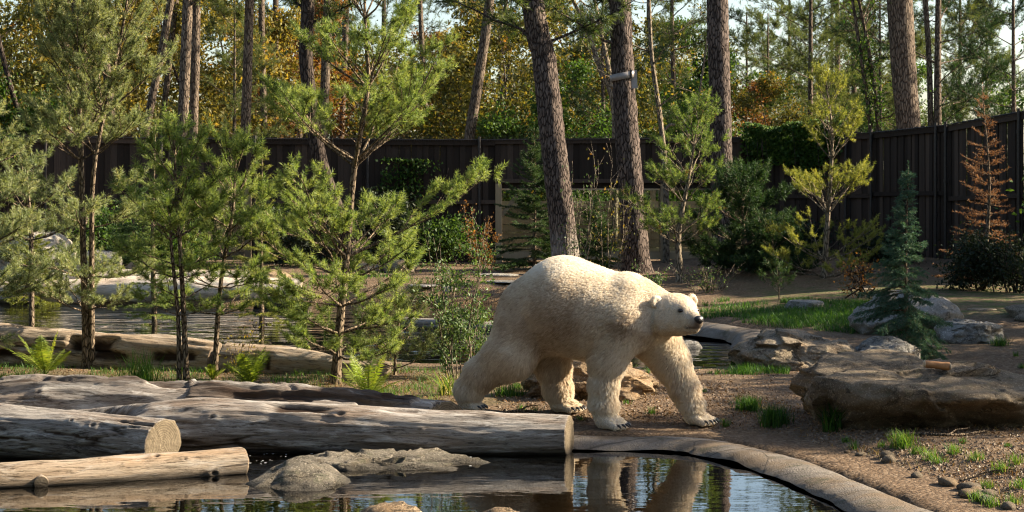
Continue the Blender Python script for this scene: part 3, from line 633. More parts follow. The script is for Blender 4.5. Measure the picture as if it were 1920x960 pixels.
def broadleaf(rng, height, crown_r, crown_lo, nleaf, leaf, lean=0.0, tint0=0.5, limbs=16, stems=1, r0=None):
    wood = Geo(); crown = Geo(); pts = []; r0 = r0 or 0.010 * height
    for s in range(stems):
        az = rng.uniform(0, 6.28); b = np.array([math.cos(az), math.sin(az), 0]) * (0.25 * (stems > 1))
        top = np.array([rng.normal(0, 0.09), rng.normal(0, 0.09), 1.0]) * height * (1 if s == 0 else rng.uniform(0.7, 0.95)) + b * height * 0.5 * (stems > 1)
        T = spline([b, top * 0.33 + rng.normal(0, 0.03 * height, 3) * [1, 1, 0], top * 0.66 + rng.normal(0, 0.04 * height, 3) * [1, 1, 0], top], 16)
        V, F = tube(T, np.linspace(r0 * (1.0 if s == 0 else 0.7), r0 * 0.12, 16), 8); wood.add(V, F)
        for k in range(limbs // stems):
            t = crown_lo + (0.97 - crown_lo) * (k + rng.random()) / (limbs // stems); kk = min(int(t * 15), 14); p0 = T[kk]
            a = rng.uniform(0, 6.28); prof = math.sin(math.pi * min(1, (t - crown_lo) / (1.02 - crown_lo) * 0.75 + 0.25)) * 0.8 + 0.25
            l = crown_r * prof * rng.uniform(0.6, 1.15); d = unit(np.array([math.cos(a), math.sin(a), rng.uniform(0.15, 0.8)]))
            P = curve_pts(p0, d, l, 6, 0.1, 0.16, rng); V, F = tube(P, np.linspace(r0 * 0.28, 0.006, 6), 5); wood.add(V, F)
            for m in range(7):
                tt = rng.uniform(0.3, 1.0); j = min(int(tt * 5), 4); pp = P[j] + (P[j + 1] - P[j]) * (tt * 5 - j); d2 = unit(d + rng.normal(0, 0.7, 3)); ll = l * rng.uniform(0.2, 0.5)
                Q = curve_pts(pp, d2, ll, 4, 0.05, 0.2, rng); V, F = tube(Q, np.linspace(0.012, 0.004, 4), 3); wood.add(V, F)
                for u in range(3):
                    c = Q[0] + (Q[3] - Q[0]) * rng.uniform(0.4, 1.1); pts.append((c, 0.10 + 0.10 * ll + 0.028 * crown_r))
    c = np.array([p[0] for p in pts]); s = np.array([p[1] for p in pts]); k = rng.integers(0, len(c), nleaf)
    ct = rng.normal(0, 0.16, len(c)); P = c[k] + rng.normal(size=(nleaf, 3)) * s[k][:, None] * [1, 1, 0.75]
    add_leaves(crown, P, leaf, rng, tint0 + ct[k], 0.17)
    return wood, crown
def tall_pine(rng, height, crown_lo, crown_r, r0, nl=0.13, nw=0.014, per=85, limbs=26, tint0=0.5, lean=(0, 0)):
    """grown pine: bare lower trunk, feathery limbs above"""
    wood = Geo(); crown = Geo(); S = []
    T = spline([(0, 0, 0), (lean[0] * 0.3 + rng.normal(0, 0.02 * height * 0.3), lean[1] * 0.3, height * 0.33), (lean[0] * 0.66, lean[1] * 0.66, height * 0.66), (lean[0], lean[1], height)], 20)
    V, F = tube(T, r0 * (1 - 0.75 * np.linspace(0, 1, 20)), 9); wood.add(V, F)
    for k in range(limbs):
        t = crown_lo + (0.99 - crown_lo) * (k + rng.random()) / limbs; p0 = T[min(int(t * 19), 18)]; a = rng.uniform(0, 6.28); u = (t - crown_lo) / (1 - crown_lo)
        l = crown_r * (0.45 + 0.75 * math.sin(math.pi * min(1, 0.15 + u * 0.85))) * rng.uniform(0.6, 1.1); d = unit(np.array([math.cos(a), math.sin(a), rng.uniform(-0.15, 0.35) + 0.3 * u]))
        P = curve_pts(p0, d, l, 7, 0.14, 0.1, rng); V, F = tube(P, np.linspace(r0 * 0.16, 0.008, 7), 5); wood.add(V, F)
        for m in range(11):
            tt = rng.uniform(0.3, 1.0); j = min(int(tt * 6), 5); pp = P[j] + (P[j + 1] - P[j]) * (tt * 6 - j); d2 = unit(d * 0.8 + rng.normal(0, 0.55, 3) + [0, 0, 0.15]); ll = l * rng.uniform(0.14, 0.36)
            Q = curve_pts(pp, d2, ll, 4, 0.12, 0.12, rng); V, F = tube(Q, np.linspace(0.010, 0.004, 4), 3); wood.add(V, F)
            for jj in range(1, 4):
                for s2 in range(3):
                    dd = unit(unit(Q[jj] - Q[jj - 1]) + rng.normal(0, 0.6, 3) + [0, 0, 0.25]); S.append((Q[jj], Q[jj] + dd * rng.uniform(0.16, 0.34)))
    S = np.array(S); add_twigs(wood, S, 0.004, 0.002); add_needles(crown, S, per, nl, nw, rng, (30, 60), tint0)
    return wood, crown
def plant(name, label, cat, loc, parts, rz=0.0, group=None, names=('trunk', 'crown')):
    """parts: ((Geo, material), ...) in the order of names"""
    r = thing(name, label, cat, tuple(loc), rz, group)
    for nm, (ge, mt) in zip(names, parts): link(nm, ge.mesh(nm), mt, r)
    return r
R_ = np.random.default_rng

# ------------------------------------------------------------------ the wood behind the fence
def at(px, Y, z=None):
    x = (px - 960) * Y / FPX; return (x, Y, gz(x, Y) if z is None else z)
GB = 'trees of the wood behind the fence'
var = {}
w, c = broadleaf(R_(11), 8.5, 2.6, 0.12, 15000, 0.15, tint0=0.45, limbs=26, stems=2); var['oak'] = (w, c, 'leaf_yellow')
w, c = broadleaf(R_(12), 7.5, 2.5, 0.10, 15000, 0.15, tint0=0.45, limbs=26, stems=2); var['olive'] = (w, c, 'leaf_olive')
w, c = broadleaf(R_(13), 6.0, 2.4, 0.06, 14000, 0.14, tint0=0.5, limbs=26, stems=3); var['green'] = (w, c, 'leaf_green')
w, c = broadleaf(R_(14), 8.0, 2.2, 0.16, 8000, 0.15, tint0=0.5, limbs=24, stems=2); var['rust'] = (w, c, 'leaf_rust')
w, c = tall_pine(R_(15), 13.0, 0.22, 2.6, 0.17, limbs=30); var['pine'] = (w, c, 'needle_far')
w, c = tall_pine(R_(16), 11.0, 0.10, 2.3, 0.13, limbs=34, tint0=0.65); var['pine_b'] = (w, c, 'needle_far')
w, c = tall_pine(R_(17), 12.0, 0.10, 2.6, 0.15, limbs=32, tint0=0.35); var['pine_dark'] = (w, c, 'needle_dark')
LBL = {'oak': 'yellow-leaved autumn tree in the wood behind the fence', 'olive': 'olive and brown leaved tree in the wood behind the fence',
       'green': 'bushy green-leaved tree just behind the fence', 'rust': 'thin rust-brown leaved tree in the wood behind the fence',
       'pine': 'feathery mid-green pine in the wood behind the fence', 'pine_b': 'low-branched light green pine behind the fence',
       'pine_dark': 'dark green pine in the wood behind the fence'}
NM = {'oak': 'autumn_tree', 'olive': 'autumn_tree', 'green': 'broadleaf_tree', 'rust': 'autumn_tree', 'pine': 'pine_tree', 'pine_b': 'pine_tree', 'pine_dark': 'pine_tree'}
proto = {}
LAND = [(60, 'at the far-left fence run'), (200, 'behind the tall twin-stemmed pine'), (300, 'left of the close trunk pair'), (400, 'right behind the close trunk pair'), (500, 'above the narrow opening'), (640, 'behind the dark bending trunk'),
        (760, 'behind the open-crowned pine'), (830, 'right of the open-crowned pine'), (920, 'behind the right-leaning brown trunk'), (1000, 'left of the whitish-footed trunk'), (1060, 'behind the whitish-footed trunk'), (1180, 'left of the strapped trunk'), (1240, 'right of the strapped trunk'),
        (1300, 'left of the straight scaly trunk'), (1400, 'right of the straight scaly trunk'), (1500, 'above the ivy-topped fence'), (1580, 'behind the yellow-green pine'), (1640, 'behind the ivy-clad stems'), (1690, 'left of the broad reddish trunk'), (1780, 'right of the broad reddish trunk'), (1870, 'left of the orange-needled conifer'), (1930, 'behind the orange-needled conifer'), (3000, 'beyond the end of the right-hand fence')]
def landmark(px): return next(t for x, t in LAND if px < x)
def wood_tree(kind, px, Y, rz, s=1.0, loc=None, label=None):
    r = wood_tree0(kind, px, Y, rz, s, loc)
    r['label'] = label or (('tall ' if Y > 74 else 'low ' if s < 0.8 else '') + SHORT[kind] + (' deep in the wood, ' if Y > 74 else ' behind the fence, ') + landmark(px))
    if label: r['group'] = 'unseen trees added round the pond for shade, ' + SHORT[kind]
    return r
SHORT = {'oak': 'yellow-leaved autumn tree', 'olive': 'olive-brown leaved tree', 'green': 'bushy green-leaved tree', 'rust': 'thin rust-brown leaved tree', 'pine': 'feathery mid-green pine', 'pine_b': 'light green pine', 'pine_dark': 'dark green pine'}
def wood_tree0(kind, px, Y, rz, s=1.0, loc=None):
    loc = loc or at(px, Y)
    if kind not in proto:
        w, c, m = var[kind]
        r = plant(NM[kind], LBL[kind], 'tree', loc, ((w, M['bark_far'] if 'pine' in kind else M['bark_dark']), (c, M[m])), rz, GB + ', ' + LBL[kind].split(' in the')[0].split(' just')[0].split(' behind')[0])
        r.scale = (s,) * 3; proto[kind] = r
    else: r = copy_tree(proto[kind], loc, rz, scale=s)
    return r
FOREST = [  # kind, column, distance, turn, size
    ('oak', 120, 57, 0.3, 1.05), ('olive', 30, 52, 1.2, 1.0), ('oak', 420, 56, 2.2, 1.0), ('pine_b', 440, 50.5, 0.9, 0.62), ('oak', 270, 64, 4.0, 1.15), ('green', -30, 49, 0.4, 0.9),
    ('rust', 540, 60, 1.0, 1.0), ('olive', 600, 70, 3.1, 1.15), ('pine', 720, 74, 0.2, 1.0), ('olive', 790, 55, 5.0, 0.85), ('green', 860, 62, 2.6, 0.95), ('olive', 960, 54, 0.8, 0.95),
    ('green', 1030, 50.5, 3.6, 0.8), ('olive', 1110, 60, 1.9, 1.05), ('pine_dark', 1130, 52, 0.5, 0.62), ('pine', 1260, 66, 2.4, 0.85), ('green', 1290, 53, 5.2, 0.72), ('pine_b', 1215, 72, 4.4, 1.0),
    ('rust', 1420, 63, 0.0, 0.62), ('olive', 1450, 57, 2.9, 0.62), ('pine_b', 1520, 60, 1.1, 0.95), ('pine_b', 1600, 66, 3.9, 1.1), ('pine', 1480, 82, 5.5, 0.85), ('pine_b', 1650, 55, 2.0, 0.66),
    ('pine_b', 1440, 70, 0.9, 0.72), ('pine_dark', 1400, 78, 2.2, 0.72), ('pine', 1570, 74, 1.5, 1.0), ('pine_b', 1690, 66, 5.0, 1.0), ('pine_b', 1800, 58, 0.4, 0.8), ('green', 1340, 70, 0.3, 1.2), ('pine_dark', 560, 66, 1.2, 0.9), ('pine_dark', 940, 72, 2.2, 1.0), ('pine_dark', 1760, 54, 4.1, 1.0), ('pine_dark', 1900, 47, 0.9, 0.62), ('pine_b', 1850, 62, 2.7, 0.66), ('pine_dark', 1800, 70, 3.0, 0.75), ('green', 1990, 52, 1.4, 0.9),
    ('oak', 200, 80, 5.1, 1.35), ('olive', 350, 84, 0.6, 1.4), ('oak', 480, 88, 1.7, 1.4), ('olive', -60, 76, 2.0, 1.4), ('green', 660, 88, 0.1, 1.3), ('rust', 860, 84, 4.0, 1.1), ('olive', 1010, 86, 2.3, 1.25),
    ('green', 1150, 90, 5.8, 1.5), ('olive', 1310, 88, 1.3, 1.2), ('pine_dark', 1560, 92, 0.7, 0.95), ('green', 1680, 88, 3.4, 1.1), ('olive', 1620, 96, 0.0, 1.0)]
for a in FOREST: wood_tree(*a)
for kind, x, y, rz, s, lab in [('pine_b', 10.0, 18.2, 0.3, 0.47, 'unseen light green pine added to shade the slab rock'), ('pine_b', 10.2, 22.9, 2.0, 0.50, 'unseen light green pine added to shade the boulders'), ('green', 9.8, 25.6, 4.0, 0.85, 'unseen bushy green tree added for shade beside the right-hand fence'),
                              ('pine_dark', 10.8, 28.6, 1.0, 0.5, 'unseen dark green pine added for shade beside the right-hand fence'), ('pine_dark', 9.4, 20.4, 1.5, 0.40, 'unseen dark green pine added for shade between slab rock and boulders'), ('green', 12.2, 18.0, 0.7, 0.92, 'unseen leafy green tree added for shade, farther out beyond the slab rock'), ('green', 12.6, 20.8, 2.9, 0.95, 'unseen leafy green tree added for shade, farther out behind the slab rock'), ('green', 12.3, 23.6, 5.1, 0.95, 'unseen leafy green tree added for shade, farther out beyond the boulders'), ('green', 12.8, 30.5, 1.1, 1.0, 'unseen leafy green tree added for shade outside the right-hand fence')]:
    wood_tree(kind, 0, y, rz, s, (x, y, gz(x, y)), lab)  # out-of-view trees added between sun and slab rock to shade the right-hand ground

for k, (kind, x, y, s) in enumerate([('green', -9, -4, 1.9), ('pine_dark', -5, -9, 1.3), ('green', 0, -8, 2.0), ('olive', 5, -6, 1.7), ('green', 10, -3, 1.8), ('pine_dark', 13, -9, 1.4), ('green', -13, 3, 1.9), ('pine_dark', -12, 10, 1.2), ('olive', -15, 14, 1.6), ('green', -16, 21, 1.8), ('pine_dark', -16, 28, 1.2),
                                     ('green', -18, 35, 1.7), ('olive', -9, -14, 1.9), ('green', 8, -14, 2.2), ('pine_dark', 0, -16, 1.5), ('green', 17, -1, 1.6), ('olive', -20, 8, 1.8), ('green', -22, -4, 2.0), ('olive', 20, -10, 1.9)]):
    wood_tree(kind, 0, 60, k * 1.7, s, (x, y, gz(x, y)), 'tall ' + SHORT[kind] + ' along the visitors\' side of the pond')  # out-of-view trees added behind and beside the camera to block sky fill
# grown trunks one can pick out, by the pixels they pass through
def trunk_tree(name, label, Y, pts, w_bot, w_top, mat, base_px=None, top_z=15.0, crown=None, seed=0, rough=0.0, sides=14, n=40, group=None, behind=True, pale=0.0):
    sc_ = FPX / Y; P = [PX(px, py, Y) for px, py in pts]
    P = sorted(P, key=lambda p: p[2]); d = unit(P[1] - P[0]) if len(P) > 1 else np.array([0, 0, 1.0])
    x0 = P[0] + d * ((gz(P[0][0], Y) - 0.15 - P[0][2]) / max(d[2], 0.5)) if base_px is None else PX(base_px, HOR + CAMH * sc_, Y)
    if P[0][2] - x0[2] > 0.2: P = [x0] + P
    dt = unit(P[-1] - P[-2]); P = P + [P[-1] + (dt * [0.75, 0.75, 1]) * (top_z - P[-1][2]) * 0.5, P[-1] + (dt * [0.5, 0.5, 1]) * (top_z - P[-1][2])]
    P = np.array(P); base = np.array([P[0][0], Y, gz(P[0][0], Y)]); T = spline(P - base, n)
    z = T[:, 2]; zt = max(2.24 + 333 / sc_ , 3.0); R = np.interp(z, [0, zt, top_z], [w_bot / sc_ / 2, w_top / sc_ / 2, w_top / sc_ / 2 * 0.35])
    R = R * (1 + 0.28 * np.exp(-np.maximum(z, 0) / 0.25))
    V, F = tube(T, R, sides); g = Geo()
    if rough:
        q = V * [9, 9, 3.2]; rid = np.abs(fbm(q, 3, seed)); cen = np.repeat(T, sides, 0); V = V + unit(V - cen) * ((rid - 0.25) * rough)[:, None]
    g.add(V, F, pale=pale * sstep(1.15, 0.35, V[:, 2])); rng = R_(seed + 100); cr = Geo(); S = []
    for k in range(14):
        t = 0.62 + 0.37 * (k + rng.random()) / 14; p0 = T[int(t * (n - 1))]; a = rng.uniform(0, 6.28); l = rng.uniform(1.1, 2.4); dd = unit(np.array([math.cos(a), math.sin(a), rng.uniform(0.0, 0.6)]))
        Q = curve_pts(p0, dd, l, 6, 0.15, 0.12, rng); Vb, Fb = tube(Q, np.linspace(0.035, 0.008, 6), 5); g.add(Vb, Fb)
        for m in range(9):
            tt = rng.uniform(0.35, 1.0); j = min(int(tt * 5), 4); pp = Q[j]
            for s2 in range(5):
                d2 = unit(dd * 0.5 + rng.normal(0, 0.7, 3) + [0, 0, 0.25]); S.append((pp, pp + d2 * rng.uniform(0.25, 0.5)))
    add_twigs(g, np.array(S), 0.006, 0.002); add_needles(cr, np.array(S), 70, 0.15, 0.016, rng, (30, 60))
    return plant(name, label, 'tree', base, ((g, mat), (cr, M['needle_far'])), 0, group)
TT = trunk_tree
TT('pine_tree', 'scaly pine trunk leaning left, whitish at its foot, rising right behind the bear', 38.0, [(998, 0), (1018, 100), (1035, 250), (1050, 380), (1060, 480)], 51, 43, M['bark_pine'], rough=0.035, seed=1, sides=40, n=190, top_z=22, pale=0.9)
TT('pine_tree', 'scaly pine trunk with a grey metal strap round it', 38.5, [(1163, 0), (1169, 150), (1179, 300), (1192, 475)], 50, 39, M['bark_pine'], rough=0.035, seed=2, sides=40, n=190, top_z=22)
TT('pine_tree', 'straight scaly pine trunk rising behind the dark pine bush', 40.5, [(1345, 0), (1349, 150), (1353, 320)], 42, 40, M['bark_pine'], rough=0.03, seed=3, sides=36, n=170, top_z=22)
TT('pine_tree', 'broad reddish pine trunk just behind the fence run of the blue-green spruce', 46.0, [(1687, 0), (1696, 150), (1704, 240)], 42, 49, M['bark_far'], rough=0.02, seed=4, sides=28, n=100)
TT('pine_tree', 'dark pine trunk bending left in front of the fence, behind the open-crowned pine', 41.0, [(577, 0), (575, 130), (600, 300), (640, 415)], 30, 25, M['bark_dark'], rough=0.02, seed=5, sides=24, n=90)
GT = 'bare pine trunks in the wood behind the fence'
TL = 'slim bare pine trunk behind the fence'
for k, (Y, pts, wb, wt, lab) in enumerate([
        (49, [(10, 125), (45, 240)], 11, 9, 'slim dark trunk tilting left behind the fence at its far-left run'),
        (54, [(120, 0), (124, 250)], 18, 17, TL), (52, [(183, 0), (200, 130), (212, 245)], 17, 15, TL), (60, [(148, 0), (152, 240)], 10, 9, TL),
        (50, [(320, 0), (292, 150), (272, 250)], 17, 14, 'grey pine trunk leaning right, left of the close trunk pair behind the fence'), (56, [(330, 0), (318, 110), (305, 225)], 12, 11, TL),
        (47.5, [(352, 0), (347, 130), (342, 248)], 21, 19, 'left trunk of a close pair of sunlit grey pine trunks behind the fence'),
        (48, [(368, 0), (366, 130), (362, 255)], 18, 16, 'right trunk of a close pair of sunlit grey pine trunks behind the fence'),
        (49, [(468, 0), (464, 130), (460, 255)], 20, 17, 'brown pine trunk behind the fence above the narrow opening'), (55, [(490, 0), (492, 130), (496, 255)], 12, 12, TL), (58, [(517, 0), (515, 250)], 11, 11, TL),
        (52, [(612, 90), (606, 235)], 18, 17, TL), (50, [(915, 25), (897, 150), (879, 262)], 22, 18, 'brown pine trunk leaning right behind the fence, left of the scaly trunks'),
        (54, [(1735, 0), (1742, 110), (1745, 235)], 12, 10, TL), (62, [(648, 60), (640, 250)], 12, 11, TL), (64, [(955, 120), (965, 260)], 10, 8, TL), (66, [(790, 60), (800, 255)], 11, 9, TL)]):
    TT('pine_tree', lab if lab != TL else ('very ' if wb < 11 else '') + TL + ', ' + landmark(pts[0][0]) + (', the farther one' if k in (2, 3, 5, 10, 14) else ''), Y, pts, wb, wt, M['bark_far'] if k != 0 else M['bark_dark'], seed=20 + k, group=None, sides=12, n=30, rough=0.012)
def bare_tree(label, Y, stems, w, mat, seed, twigs=10, ivy=False):
    """thin, almost leafless tree given by the pixels of its stems"""
    rng = R_(seed); sc_ = FPX / Y; g = Geo(); lv = Geo(); base = None; lp = []
    for st in stems:
        P = np.array(sorted([PX(px, py, Y) for px, py in st], key=lambda p: p[2]))
        if base is None: base = np.array([P[0][0], Y, gz(P[0][0], Y)])
        P = np.vstack([[base[0] + (P[0][0] - base[0]) * 0.5, Y, base[2] - 0.1], P, P[-1] + (P[-1] - P[-2]) * 1.4]) - base
        T = spline(P, 26); R = np.linspace(w / sc_ / 2 * 1.15, w / sc_ / 2 * 0.45, 26); V, F = tube(T, R, 8); g.add(V, F)
        for k in range(twigs):
            p0 = T[int(rng.uniform(0.3, 0.98) * 25)]; a = rng.choice([0, math.pi]) + rng.normal(0, 0.8); d = unit(np.array([math.cos(a), math.sin(a), rng.uniform(0.4, 1.3)])); l = rng.uniform(0.4, 1.3)
            Q = curve_pts(p0, d, l, 5, 0.1, 0.2, rng); V, F = tube(Q, np.linspace(w / sc_ / 2 * 0.35, 0.004, 5), 4); g.add(V, F)
            for u in range(3): q0 = Q[rng.integers(1, 5)]; e = q0 + unit(d + rng.normal(0, 0.6, 3)) * rng.uniform(0.15, 0.5); add_twigs(g, np.array([[q0, e]]), 0.006, 0.002); lp += [e] * 6
        if ivy:
            k = rng.integers(0, 15, 900); lp += list(T[k] + rng.normal(0, 0.09, (900, 3)))
    lp = np.array(lp); add_leaves(lv, lp + rng.normal(0, 0.09, lp.shape), 0.09 if not ivy else 0.10, rng, 0.5, 0.25)
    return plant('bare_tree', label, 'tree', base, ((g, mat), (lv, M['leaf_green'] if ivy else M['leaf_olive'])), names=('trunk', 'leaves'))
bare_tree('forked bare tree with two curving grey stems between the scaly trunks', 47.0, [[(1074, 0), (1100, 55), (1125, 130), (1152, 215)], [(1115, 0), (1130, 75), (1145, 150), (1153, 215)]], 11, M['bark_pale'], 61)
bare_tree('thin pale-stemmed tree rising just right of the strapped trunk', 42.3, [[(1217, 5), (1222, 105), (1237, 215), (1248, 330), (1249, 440)]], 12, M['bark_pale'], 62, 6)
bare_tree('pair of thin ivy-clad stems behind the ivy-topped fence end', 46.5, [[(1600, 10), (1615, 110), (1632, 245)], [(1612, 10), (1630, 100), (1646, 245)]], 9, M['bark_far'], 63, 12, ivy=True)
bare_tree('leaning leafless sapling against the strapped trunk, its tip to the right', 45.5, [[(1322, 100), (1312, 170), (1302, 205), (1280, 230), (1240, 262)]], 6, M['bark_pale'], 64, 5)
# metal strap on the trunk
def strap():
    Y = 38.5; c = PX(1168.5, 143, Y); r = 0.262; a = np.linspace(0, 2 * np.pi, 41); g = Geo(); V = []
    for rr, dz in ((r, -0.07), (r + 0.014, -0.07), (r + 0.014, 0.07), (r, 0.07)): V.append(np.stack([np.cos(a) * rr, np.sin(a) * rr, dz + 0.05 * np.cos(a)], -1))
    V = np.stack(V, 1); n = len(a); i = (np.arange(n - 1)[:, None] * 4 + np.arange(4)[None]).ravel(); k = np.arange(4); k2 = (k + 1) % 4
    F = np.concatenate([np.array([[q * 4 + k[m], q * 4 + k2[m], (q + 1) * 4 + k2[m], (q + 1) * 4 + k[m]] for m in range(4)]) for q in range(n - 1)])
    g.add(V.reshape(-1, 3), F); r_ = thing('trunk_strap', 'grey metal strap buckled round the pine trunk', 'strap', tuple(c)); link('band', g.mesh('band'), M['strap'], r_)
    g = Geo(); bar_geo(g, (0.205, -0.15, 0.12), (0.225, -0.16, -0.26), 0.13, 0.02); link('loose_end', g.mesh('loose_end'), M['strap'], r_)
    g = Geo(); bar_geo(g, (0.14, -0.235, 0.12), (0.142, -0.235, -0.05), 0.05, 0.03); link('buckle', g.mesh('buckle'), M['metal'], r_)
strap()
# ------------------------------------------------------------------ rocks
def ico(sub):
    import bmesh
    bm = bmesh.new(); bmesh.ops.create_icosphere(bm, subdivisions=sub, radius=1.0)
    V = np.array([v.co[:] for v in bm.verts]); F = np.array([[v.index for v in f.verts] for f in bm.faces]); bm.free(); return V, F
ICO = {k: ico(k) for k in (4, 5, 6)}
def rock(name, label, mat, loc, dims, seed, rz=0.0, cuts=9, sub=5, planes=(), rough=0.05, sharp=14.0, sink=0.12, ledge=0.0, group=None, cat='rock', bottom=-0.55, facets=0, under=0.0, chips=0.0, ncell=60):
    """boulder: a ball trimmed by random and given planes (nx, ny, nz, d), roughened, dims = full size"""
    V, F = ICO[sub]; rng = R_(seed); acc = np.ones(len(V))
    PL = [(*unit(rng.normal(size=3) * [1, 1, 0.8]), rng.uniform(0.62, 0.92)) for _ in range(cuts)] + [(*unit(np.array(p[:3], float)), p[3]) for p in planes]
    PL += [(*unit(rng.normal(size=3) * [1, 1, 0.9]), rng.uniform(0.80, 1.0)) for _ in range(facets)]
    inv = np.full(len(V), 1.0) ** sharp
    for p in PL:
        c = np.maximum(V @ np.array(p[:3]) / p[3], 1e-3); inv = inv + c ** sharp
    r = inv ** (-1.0 / sharp) * 1.06
    P = V * r[:, None]
    n1 = fbm(P * 1.6 + seed, 4, seed); n2 = fbm(P * 5.0 + seed, 4, seed + 9, 0.6); cr = 1 - np.abs(fbm(P * [2.2, 2.2, 3.0] + 3 + seed, 3, seed + 20)) * 4.0
    P = P * (1 + 0.10 * n1 + rough * n2 - 0.045 * np.clip(cr, 0, 1) ** 2)[:, None]
    if chips:
        from mathutils import kdtree
        cc = P[rng.choice(len(P), ncell, replace=False)]; kd = kdtree.KDTree(ncell)
        for k_, c_ in enumerate(cc): kd.insert(c_, k_)
        kd.balance(); Pw = P + 0.10 * np.stack([fbm(P * 2.5 + 4 * q_, 3, seed + 60 + q_) for q_ in range(3)], -1)
        ne = np.fromiter((kd.find(p_)[1] for p_ in Pw), int, len(P)); gd = rng.normal(0, 0.32, (ncell, 3)); of = rng.normal(0, 0.035, ncell)
        P = P + V * (chips * np.clip(((P - cc[ne]) * gd[ne]).sum(1) + of[ne], -0.14, 0.14))[:, None]
    if ledge:
        st = P[:, 2] * 4.5 + 1.2 * fbm(P * 1.2, 3, seed + 31); P = P * (1 + ledge * (sstep(0.3, 0.5, st - np.floor(st)) - 0.5) * sstep(0.0, 0.5, np.linalg.norm(P[:, :2], axis=1)))[:, None] if False else P + np.c_[unit(P[:, :2]) * (ledge * (sstep(0.25, 0.45, st - np.floor(st)) - 0.5))[:, None], np.zeros(len(P))]
    P[:, 2] = np.maximum(P[:, 2], bottom); P = P - [0, 0, bottom]
    lo, hi = P.min(0), P.max(0); P = (P - [(lo[0] + hi[0]) / 2, (lo[1] + hi[1]) / 2, 0]) / (hi - lo) * np.array(dims)
    if under: P[:, 1] += under * dims[1] * sstep(0.62, 0.12, P[:, 2] / dims[2] + 0.10 * fbm(P * 2.5, 3, seed + 50)) * sstep(0.0, -0.35, P[:, 1] / dims[1]) * (0.6 + 0.5 * fbm(P * [1.8, 0.5, 0.5] + 2, 2, seed + 51))
    P[:, 2] -= sink * dims[2]
    g = Geo(); g.add(P, F); o = link(name, g.mesh(name), mat); o.location = loc; o.rotation_euler = (0, 0, rz); tag(o, label, cat, group); return o
def rock_px(label, mat, x0, x1, ytop, ybase, depth, seed, Y=None, name='rock', ztop=None, **kw):
    """rock filling columns x0..x1, foot at row ybase, crest at row ytop"""
    b = GP((x0 + x1) / 2, ybase); Yf = b[1] if Y is None else Y; Yc = Yf + depth * 0.42; k = Yc / FPX
    h = CAMH - (ytop - HOR) * (Yc + 0.05 * depth) / FPX - gz(((x0 + x1) / 2 - 960) * k, Yc)
    sk = kw.pop('sink', 0.12); h = h / (1 - sk)
    x = ((x0 + x1) / 2 - 960) * k
    return rock(name, label, mat, (x, Yc, gz(x, Yc)), ((x1 - x0) * k, depth, h), seed, sink=sk, **kw)
# the great slab on the right
slab = rock_px('huge flat-topped brown slab rock with an undercut front', M['stone_brown'], 1496, 2010, 668, 812, 2.0, 42, sub=6, planes=[(0.02, -0.18, 1, 0.40), (0.30, -0.25, 1, 0.50), (-0.9, -0.45, -0.15, 0.86), (0, -1, -0.35, 0.70), (-0.3, -1, 0.1, 0.76), (0.35, 0.3, 1, 0.62)], cuts=3, facets=14, rough=0.085, sharp=42, chips=0.62, ncell=40, name='slab_rock', bottom=-0.42, under=0.2)
rock_px('long sloping tan boulder behind the slab rock, beside the stream', M['stone_tan'], 1366, 1602, 614, 694, 1.3, 7, planes=[(0.35, -0.25, 1, 0.62), (-0.75, -0.3, 0.8, 0.66), (0.1, -1, 0.35, 0.62)], cuts=4, facets=14, rough=0.07, sharp=30, chips=0.9, ncell=40, name='boulder', sub=6)
rock_px('small rough lichen-speckled rock just behind the slab rock', M['stone_grey'], 1597, 1730, 630, 690, 0.8, 9, cuts=8, facets=14, rough=0.11, sharp=26, chips=0.9, ncell=40, name='rock', sub=5)
rock_px('block-shaped grey rock right of the blue-green spruce', M['stone_grey'], 1753, 1887, 599, 644, 0.9, 13, planes=[(0, -0.1, 1, 0.55), (1, -0.2, 0.1, 0.72), (-0.2, -1, 0.1, 0.7), (-0.8, -0.5, 0.6, 0.75)], cuts=3, sharp=24, chips=0.6, name='rock', sub=5)
rock_px('big rounded pale boulder behind the blue-green spruce', M['stone_grey'], 1592, 1800, 543, 628, 1.6, 21, cuts=6, rough=0.05, sharp=9, chips=0.45, name='boulder', sub=5)
rock_px('brown boulder on the gravel, seen between the bear\'s legs', M['stone_orange'], 976, 1243, 655, 752, 1.1, 27, planes=[(0.8, -0.3, 0.6, 0.66), (-0.6, -0.5, 0.5, 0.75), (0, -1, 0.3, 0.68)], cuts=5, facets=10, rough=0.08, sharp=22, chips=0.9, ncell=46, name='boulder', sub=6)
rock_px('smooth low stone lying in the pond, the front one of two', M['stone_wet'], 410, 745, 862, 922, 0.95, 31, Y=13.95, planes=[(0.45, -0.1, 1, 0.42), (-0.3, -0.2, 1, 0.5)], cuts=3, rough=0.04, sharp=8, chips=0.35, ncell=24, name='stone', sub=5, sink=0.05)
rock_px('pitted low stone in the pond, half behind the smooth front stone', M['stone_wet'], 500, 955, 845, 897, 1.0, 35, Y=14.85, planes=[(0.12, -0.1, 1, 0.40)], cuts=6, rough=0.09, sharp=10, chips=0.6, name='stone', sub=6, sink=0.05)
rock_px('blurred brown stone at the pond edge, its top only', M['stone_orange'], 610, 850, 938, 1010, 0.7, 37, Y=12.5, cuts=4, rough=0.05, sharp=8, name='stone', sub=5)
rock_px('flat brown stone low in the water beside the edge stone', M['stone_orange'], 845, 1010, 949, 990, 0.5, 38, Y=12.7, cuts=4, rough=0.04, sharp=8, name='stone', sub=4)
rock_px('small pale stone in the stream behind the bear\'s chin', M['stone_grey'], 1262, 1330, 637, 657, 0.6, 41, Y=25.6, cuts=4, rough=0.04, sharp=8, name='stone', sub=4)
